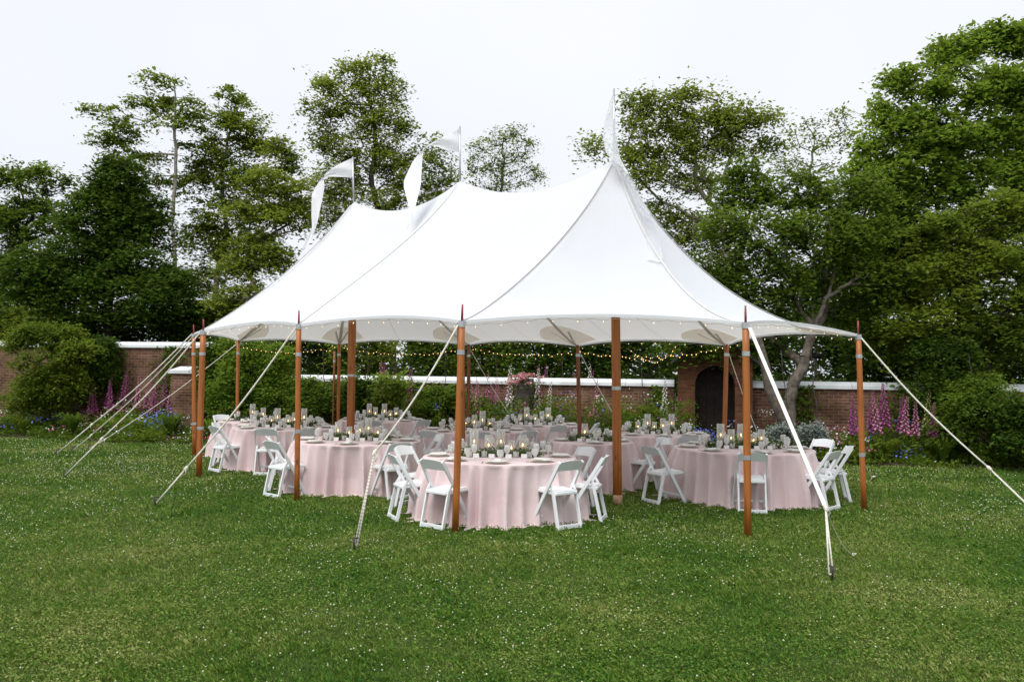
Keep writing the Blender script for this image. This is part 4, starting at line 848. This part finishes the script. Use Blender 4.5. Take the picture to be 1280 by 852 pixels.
fairy(E['b2'][1]+Vector((0, .0, -.10)), E['b1'][1]+Vector((0, 0, -.16)), .10, 24, 'amber fairy lights swagged left of the dark slim back pole')
fairy(E['b1'][1]+Vector((0, .0, -.12)), E['b0'][1]+Vector((0, 0, -.06)), .16, 34, 'amber fairy lights swagged between the middle and arch back poles')
fairy(E['le1'][1]+Vector((0, .0, -.08)), E['b2'][1]+Vector((0, 0, -.10)), .16, 30, 'amber fairy lights swagged at the back left above the lime shrub')
fairy(E['lm'][1]+Vector((0, .0, -.12)), E['le1'][1]+Vector((0, 0, -.1)), .14, 22, 'amber fairy lights at the far left back of the tent')
A_ = at(785, 434, 17.8); B_ = at(850, 432, 17.2); fairy(A_, B_+Vector((0, 0, .05)), .34, 16, 'deepest amber swag just left of the brick arch')

# ------------------------------------------------------------------ tables
def cloth_mesh(Rr, seed, h=.762):
    r_ = np.random.default_rng(seed); n = 300; th = np.linspace(0, 2*np.pi, n, endpoint=False)
    nf = int(30*Rr/1.05); ph = np.cumsum(r_.uniform(.6, 1.4, nf)); ph = ph/ph[-1]*2*np.pi; fold = np.zeros(n)
    for i in range(nf):
        dlt = np.angle(np.exp(1j*(th-ph[i]))); wd = r_.uniform(.030, .060)*1.05/Rr; fold += r_.uniform(.5, 1.25)*np.exp(-(dlt/wd)**2)
    slow = .35*np.sin(th*3+r_.uniform(0, 6))+.25*np.sin(th*5+r_.uniform(0, 6)); fold = fold+slow
    V = []; prof = []
    for u in np.linspace(0, 1, 8): prof.append((Rr*.985*u, h, 0, 0))
    prof += [(Rr*.995, h-.004, 0, 0), (Rr, h-.014, 0.02, 0)]
    for u in np.linspace(.06, 1, 20):
        z = h*(1-u); prof.append((Rr+.075*u**1.2, z, min(1, u*1.5)**.65, u))
    prof += [(Rr+.12, .010, 1.15, 1), (Rr+.145, .006, 1.2, 1)]
    for (rr, z, a, u) in prof:
        amp = .165*a*(fold-.45); tw = .03*a*np.sin(th*7+seed)
        r2 = rr+amp if rr > Rr*.99 else np.full(n, rr)
        zz = np.full(n, z)+ (0.004*np.sin(th*11+seed) if u >= 1 else 0)
        if u >= 1: zz = np.maximum(zz, .004)
        V.append(np.stack([r2*np.cos(th+tw*.8), r2*np.sin(th+tw*.8), zz], 1))
    V = np.concatenate(V); m_ = len(prof); i = np.arange(m_-1)[:, None]; j = np.arange(n)[None]
    a = i*n+j; b = i*n+(j+1) % n; F = np.stack([a, b, b+n, a+n], -1).reshape(-1, 4)
    return mesh_np('tablecloth', V, F, M['cloth'], True)
TB = {}
def X(px, Y): return gx(px, Y).x
tabs = [('A', 624.5, 11.40, 1.03, 'nearest table', 'round table under blush pink cloth, nearest, in front centre'),
        ('B', 447, 13.75, 1.02, 'second table', 'round table under pink cloth, left of the nearest table'),
        ('C', 357, 16.6, 1.02, 'leftmost pink table', 'round pink-clothed table at the left, beside two left chairs'),
        ('D', 320, 18.4, .80, 'far left corner table', 'small table under pale cloth, far left corner behind the glasses'),
        ('E', 739, 14.1, .70, 'small middle table', 'small round pink table directly left of the thick centre pole'),
        ('F', 820, 16.0, 1.0, 'table before the arch', 'round pink table between the thick centre pole and the arch'),
        ('G', 929.5, 13.1, 1.06, 'rightmost table', 'round table under pink cloth, rightmost, behind the front right pole'),
        ('H', 593, 16.4, 1.02, 'table behind the nearest', 'round pink table directly behind the nearest table'),
        ('I', 668, 18.3, 1.0, 'back middle table', 'round pink table at the back in front of the stump'),
        ('J', 478, 19.3, 1.0, 'back left table', 'round pink table at the back in front of the lime shrub')]
tabmesh = {}
for i, (k_, px, Y, Rr, short, lab) in enumerate(tabs):
    c = Vector((X(px, Y), Y, 0)); TB[k_] = (c, Rr, short); root = empty('round_table', c, random.uniform(0, 6)); tag(root, lab, 'table', 'round tables under the tent')
    m = MB(); m.lathe([(0, .758), (Rr-.02, .758), (Rr-.02, .73), (0, .73)], 40); m.build('tabletop', M['napkin'], root)
    m = MB()
    for q in range(4): a = q*math.pi/2; m.tube([(math.cos(a)*.5, math.sin(a)*.5, 0), (math.cos(a)*.5, math.sin(a)*.5, .73)], .016, 8)
    m.build('leg_frame', M['metal'], root)
    put('tablecloth', cloth_mesh(Rr, i+3), root)

# ------------------------------------------------------------------ chairs
def make_chair():
    root = empty('folding_chair'); hw = .205; mt = M['chair']
    for s in (-1, 1):
        m = MB(); m.bar((s*hw, .235, 0), (s*(hw-.012), -.065, .50), .024, .046); m.bar((s*(hw-.012), -.065, .50), (s*(hw-.03), -.245, .795), .024, .044); o = m.build('back_upright', mt, root); bevel(o)
        m = MB(); m.bar((s*(hw-.032), -.225, 0), (s*(hw-.034), -.125, .44), .024, .042); m.bar((s*(hw-.034), -.125, .44), (s*(hw-.033), -.085, .505), .020, .030); o = m.build('rear_leg', mt, root); bevel(o)
    # backrest: curved top rail
    m = MB(); n = 10; P = []
    for i in range(n+1):
        u = i/n*2-1; x = u*(hw-.03); zt = .815-.022*u*u; zb = .690-.006*u*u; yb = .028*(1-u*u)
        ya = -.245-(zt-.795)*.6-yb; yl = -.185-yb*1.0
        P += [(x, ya-.009, zt), (x, ya+.009, zt), (x, yl+.011, zb), (x, yl-.009, zb)]
    fs = []
    for i in range(n):
        for j in range(4): a = i*4+j; b = i*4+(j+1) % 4; fs.append((a, b, b+4, a+4))
    fs += [(0, 3, 2, 1), (n*4, n*4+1, n*4+2, n*4+3)]; m.add(P, fs); o = m.build('backrest', mt, root); bevel(o, .003)
    # seat: frame and pad
    m = MB(); zf, zr = .452, .430; P = []
    def slab(x0f, x0r, y1, y0, zt1, zt0, th):
        return [(-x0r, y0, zt0-th), (x0r, y0, zt0-th), (x0f, y1, zt1-th), (-x0f, y1, zt1-th), (-x0r, y0, zt0), (x0r, y0, zt0), (x0f, y1, zt1), (-x0f, y1, zt1)]
    FB = [(3, 2, 1, 0), (4, 5, 6, 7), (0, 1, 5, 4), (1, 2, 6, 5), (2, 3, 7, 6), (3, 0, 4, 7)]
    m.add(slab(.192, .165, .215, -.175, zf, zr, .034), FB); o = m.build('seat', mt, root); bevel(o, .008, 3)
    m = MB(); m.add(slab(.172, .148, .192, -.155, zf+.014, zr+.014, .013), FB); o = m.build('seat_pad', mt, root); bevel(o, .006, 3)
    m = MB(); m.bar((-(hw-.034), -.222, .030), (hw-.034, -.222, .030), .052, .020, (0, 0, 1)); m.bar((-(hw-.036), -.190, .16), (hw-.036, -.190, .16), .022, .016, (0, 0, 1)) if False else None; o = m.build('rear_stretcher', mt, root); bevel(o)
    m = MB(); m.bar((-(hw-.008), .165, .112), (hw-.008, .165, .112), .034, .018, (0, 0, 1)); o = m.build('front_stretcher', mt, root); bevel(o)
    return root
proto = make_chair(); first = True
chairs = [
 ('A', 562, 10.50, 'white folding chair at the nearest table, directly behind the nearest pole', None),
 ('A', 694, 10.55, 'white folding chair at front right of the nearest table', None),
 ('A', 733, 11.05, 'white folding chair seen side-on at the right of the nearest table', None),
 ('A', 716, 12.05, 'white folding chair at back right of the nearest table', None),
 ('A', 514, 10.95, 'white folding chair seen side-on at the left of the nearest table', None),
 ('A', 522, 11.9, 'white folding chair at back left of the nearest table', None),
 ('B', 490, 12.72, 'white folding chair at front right of the second table', None),
 ('B', 520, 14.1, 'white folding chair at back right of the second table', None),
 ('B', 357, 12.75, 'white folding chair at front left of the second table, nearest of the pair', None),
 ('B', 356, 13.45, 'white folding chair at left of the second table, half hidden', None),
 ('C', 336, 15.35, 'white folding chair at front of the leftmost pink table', None),
 ('C', 378, 15.35, 'white folding chair, back to us, at front right of the leftmost pink table', None),
 ('C', 283, 15.75, 'leftmost white folding chair, on open grass', None),
 ('C', 291, 16.6, 'white folding chair just behind the leftmost chair', None),
 ('D', 283, 19.2, 'white folding chair at the far left corner table', None),
 ('E', 805, 13.9, 'white folding chair right of the small middle table', None),
 ('F', 855, 14.75, 'white folding chair, back to us, at the front of the table before the arch', None),
 ('F', 778, 15.0, 'white folding chair at front left of the table before the arch', None),
 ('G', 829, 12.55, 'white folding chair at the left of the rightmost table', None),
 ('G', 938, 11.85, 'white folding chair behind the front right pole, at the rightmost table', None),
 ('G', 1022, 12.15, 'white folding chair at front right of the rightmost table by the strap', None),
 ('G', 1040, 12.9, 'white folding chair at the right of the rightmost table, outermost', None),
 ('G', 1018, 14.0, 'white folding chair at back right of the rightmost table', None),
 ('G', 845, 14.0, 'white folding chair at back left of the rightmost table', None),
 ('H', 598, 15.15, 'white folding chair, back to us, between the nearest pole and nearest table', None),
 ('H', 545, 15.3, 'white folding chair at front left of the table behind the nearest', None),
 ('H', 650, 15.5, 'white folding chair at front right of the table behind the nearest', None),
 ('I', 655, 17.05, 'white folding chair, back to us, left front of the back middle table', None),
 ('I', 692, 17.1, 'white folding chair, back to us, right front of the back middle table', None),
 ('I', 731, 18.0, 'white folding chair at the right of the back middle table', None),
 ('J', 520, 18.4, 'white folding chair at front right of the back left table', None),
 ('J', 466, 18.05, 'white folding chair, back to us, at the front of the back left table', None),
 ('J', 414, 19.0, 'white folding chair at the left of the back left table', None)]
for (tk, px, Y, lab, _) in chairs:
    c, Rr, _s = TB[tk]; p = Vector((X(px, Y), Y, 0)); d = c-p; mind = Rr+.12
    if d.length < mind: p = c-d.normalized()*mind; d = c-p
    o = proto if first else copy_tree(proto); first = False
    o.location = p; o.scale = (1.06, 1.04, 1.03); o.rotation_euler = (0, 0, math.atan2(d.y, d.x)-math.pi/2+random.uniform(-.12, .12)); tag(o, lab, 'chair', 'white folding chairs round the tables')

# ------------------------------------------------------------------ table settings
m = MB(); m.lathe([(0, .002), (.10, .002), (.158, .010), (.160, .013), (.155, .013), (.105, .006), (0, .006)], 28); PLATE_C = m.mesh('charger', M['gold'], True)
m = MB(); m.lathe([(0, .010), (.08, .010), (.128, .022), (.134, .026), (.130, .027), (.082, .015), (0, .014)], 28); PLATE_D = m.mesh('plate', M['china'], True)
m = MB(); m.box((0, 0, .005), (.085, .21, .010)); m.box((.004, .004, .014), (.078, .20, .007)); NAP = m.mesh('napkin', M['napkin'])
m = MB(); m.lathe([(.034, 0), (.033, .003), (.006, .006), (.004, .012), (.004, .085), (.010, .092), (.030, .112), (.040, .140), (.038, .175), (.033, .205), (.031, .205), (.036, .172), (.037, .140), (.024, .110), (0, .098)], 14); WINE = m.mesh('wine_glass', M['glass'], True)
m = MB(); m.lathe([(.036, 0), (.034, .004), (.010, .010), (.008, .03), (.020, .055), (.040, .085), (.043, .125), (.041, .150), (.038, .150), (.039, .12), (.034, .085), (0, .055)], 12); GOB = m.mesh('water_goblet', M['glass'], False)
m = MB(); m.lathe([(0, .001), (.036, .001), (.038, .01), (.038, .075), (.035, .075), (.034, .012), (0, .012)], 14); VOT = m.mesh('votive_cup', M['glass'], False)
VCAN = MB().lathe([(0, .014), (.022, .014), (.022, .038), (0, .038)], 10).mesh('tealight', M['wax'])
def tube_mesh(h, r): return MB().lathe([(0, .004), (r, .004), (r, h), (r-.003, h), (r-.003, .007), (0, .007)], 20).mesh('hurricane_glass', M['tube'], True)
HT = [('tall', tube_mesh(.36, .058)), ('medium', tube_mesh(.28, .052)), ('short', tube_mesh(.21, .047))]
CN = {'tall': .165, 'medium': .12, 'short': .09}
CAND = {k_: MB().lathe([(0, .008), (.036, .008), (.036, h), (.030, h), (.02, h-.004), (0, h-.004)], 14).mesh('wax', M['wax'], True) for k_, h in CN.items()}
FL_ = MB().lathe([(0, 0), (.007, .010), (.0085, .018), (.004, .034), (0, .045)], 8).mesh('flame', M['flame'], True)
m = MB(); m.bar((0, -.095, .003), (0, .06, .003), .008, .003); m.bar((0, .06, .003), (0, .10, .003), .020, .003); CUT = m.mesh('fork', M['silver'])
CARD = MB().add([(-.04, -.018, 0), (.04, -.018, 0), (.04, 0, .055), (-.04, 0, .055), (-.04, .018, 0), (.04, .018, 0)], [(0, 1, 2, 3), (3, 2, 5, 4)]).mesh('place_card', M['napkin'])
DW = ['right', 'back right', 'back', 'back left', 'left', 'front left', 'front', 'front right']
ZT = .766
for ti, (k_, (c, Rr, short)) in enumerate(TB.items()):
    nseat = 8; small = Rr < .9
    near = k_ in 'ABG'
    off = 0.0
    for q in range(nseat):
        a = q*math.pi/4+math.pi/8*0+random.uniform(-.06, .06)+off; w_ = DW[q]; ca, sa = math.cos(a), math.sin(a)
        if small and q % 2: continue
        rp = Rr-.21; p = c+Vector((ca*rp, sa*rp, ZT)); root = empty('dinner_plate', p, a+math.pi/2); tag(root, f'white plate on gold charger at {w_} of the {short}', 'plate', 'plates on the '+short)
        put('charger', PLATE_C, root); put('plate', PLATE_D, root)
        o = put('napkin', NAP, None, p+Vector((0, 0, .026)), a+math.pi/2+random.uniform(-.1, .1)); tag(o, f'folded white napkin on the {w_} plate of the {short}', 'napkin', 'napkins on the '+short)
        if near:
            o = put('fork', CUT, None, p+Vector((-sa*-.19, ca*-.19, .0)), a+math.pi/2); tag(o, f'brass toned fork by the {w_} plate of the {short}', 'fork', 'forks on the '+short)
        for nm, me, da, dr, gl in (('wine_glass', WINE, .20, -.42, 'tall stemmed wine glass'), ('water_goblet', GOB, .07, -.38, 'cut glass water goblet')):
            aa = a+da*1.0/Rr+random.uniform(-.03, .03); rr = Rr+dr+random.uniform(-.02, .02); pp = c+Vector((math.cos(aa)*rr, math.sin(aa)*rr, ZT))
            o = put(nm, me, None, pp, random.uniform(0, 6)); tag(o, f'{gl} at {w_} of the {short}', 'glass', nm.replace('_', ' ')+'s on the '+short)
    # garland along the middle
    groot = MB(); Q = []; gl_ = Rr*.52
    for u in np.linspace(-1, 1, 46):
        Q.append(rng.normal(size=(26, 3))*np.array([.03, .055, .034])+np.array([u*gl_, .035*math.sin(u*5+ti), .045]))
    Q = np.concatenate(Q); Q[:, 2] = np.maximum(Q[:, 2], .008)
    g = put('greenery_garland', leaves_mesh('greenery_garland', leaf_cloud(Q, .042, .35, .6), M['garland']), None, c+Vector((0, 0, ZT)), 0); tag(g, f'dark leafy garland across the middle of the {short}', 'garland', 'garlands on the tables')
    hs_ = [(-.33, .10, 0), (-.17, .05, 1), (0.0, .12, 0), (.16, .05, 2), (.31, .12, 1)] if not small else [(-.15, .07, 0), (.15, .08, 1)]
    pw = ['far left', 'left', 'middle', 'right', 'far right'] if not small else ['left', 'right']
    for z_, (dx, dy, hk) in enumerate(hs_):
        hk = (hk+ti) % 3 if not (k_ == 'A') else hk; nm, me = HT[hk]; p = c+Vector((dx*Rr/1.03+random.uniform(-.02, .02), dy, ZT))
        o = put('hurricane_glass', me, None, p); tag(o, f'{nm} clear glass cylinder at {pw[z_]} of the garland on the {short}', 'candle holder', 'glass cylinders on the '+short)
        r_ = empty('pillar_candle', p+Vector((0, 0, .0))); tag(r_, f'lit white candle inside the {pw[z_]} cylinder on the {short}', 'candle', 'candles on the '+short); put('wax', CAND[nm], r_); put('flame', FL_, r_, (0, 0, CN[nm]+.004))
    for z_, dx in enumerate((-.40, -.2, .02, .22, .40) if not small else (-.22, 0, .22)):
        p = c+Vector((dx*Rr/1.03, -.13+random.uniform(-.02, .02), ZT)); o = empty('votive_cup', p); tag(o, f'small glass votive cup, {ordw[z_]} from left along the front of the {short}', 'votive', 'votive cups on the '+short)
        put('cup', VOT, o); put('tealight', VCAN, o)
    for z_, dx in enumerate((-.3, -.1, .12, .32)):
        if small and z_ > 1: continue
        p = c+Vector((dx*Rr, -.24+.03*math.cos(z_*2), ZT)); o = put('place_card', CARD, None, p, random.uniform(-.3, .3)); tag(o, f'white tent-folded card, {ordw[z_]} from left on the {short}', 'card', 'cards on the '+short)
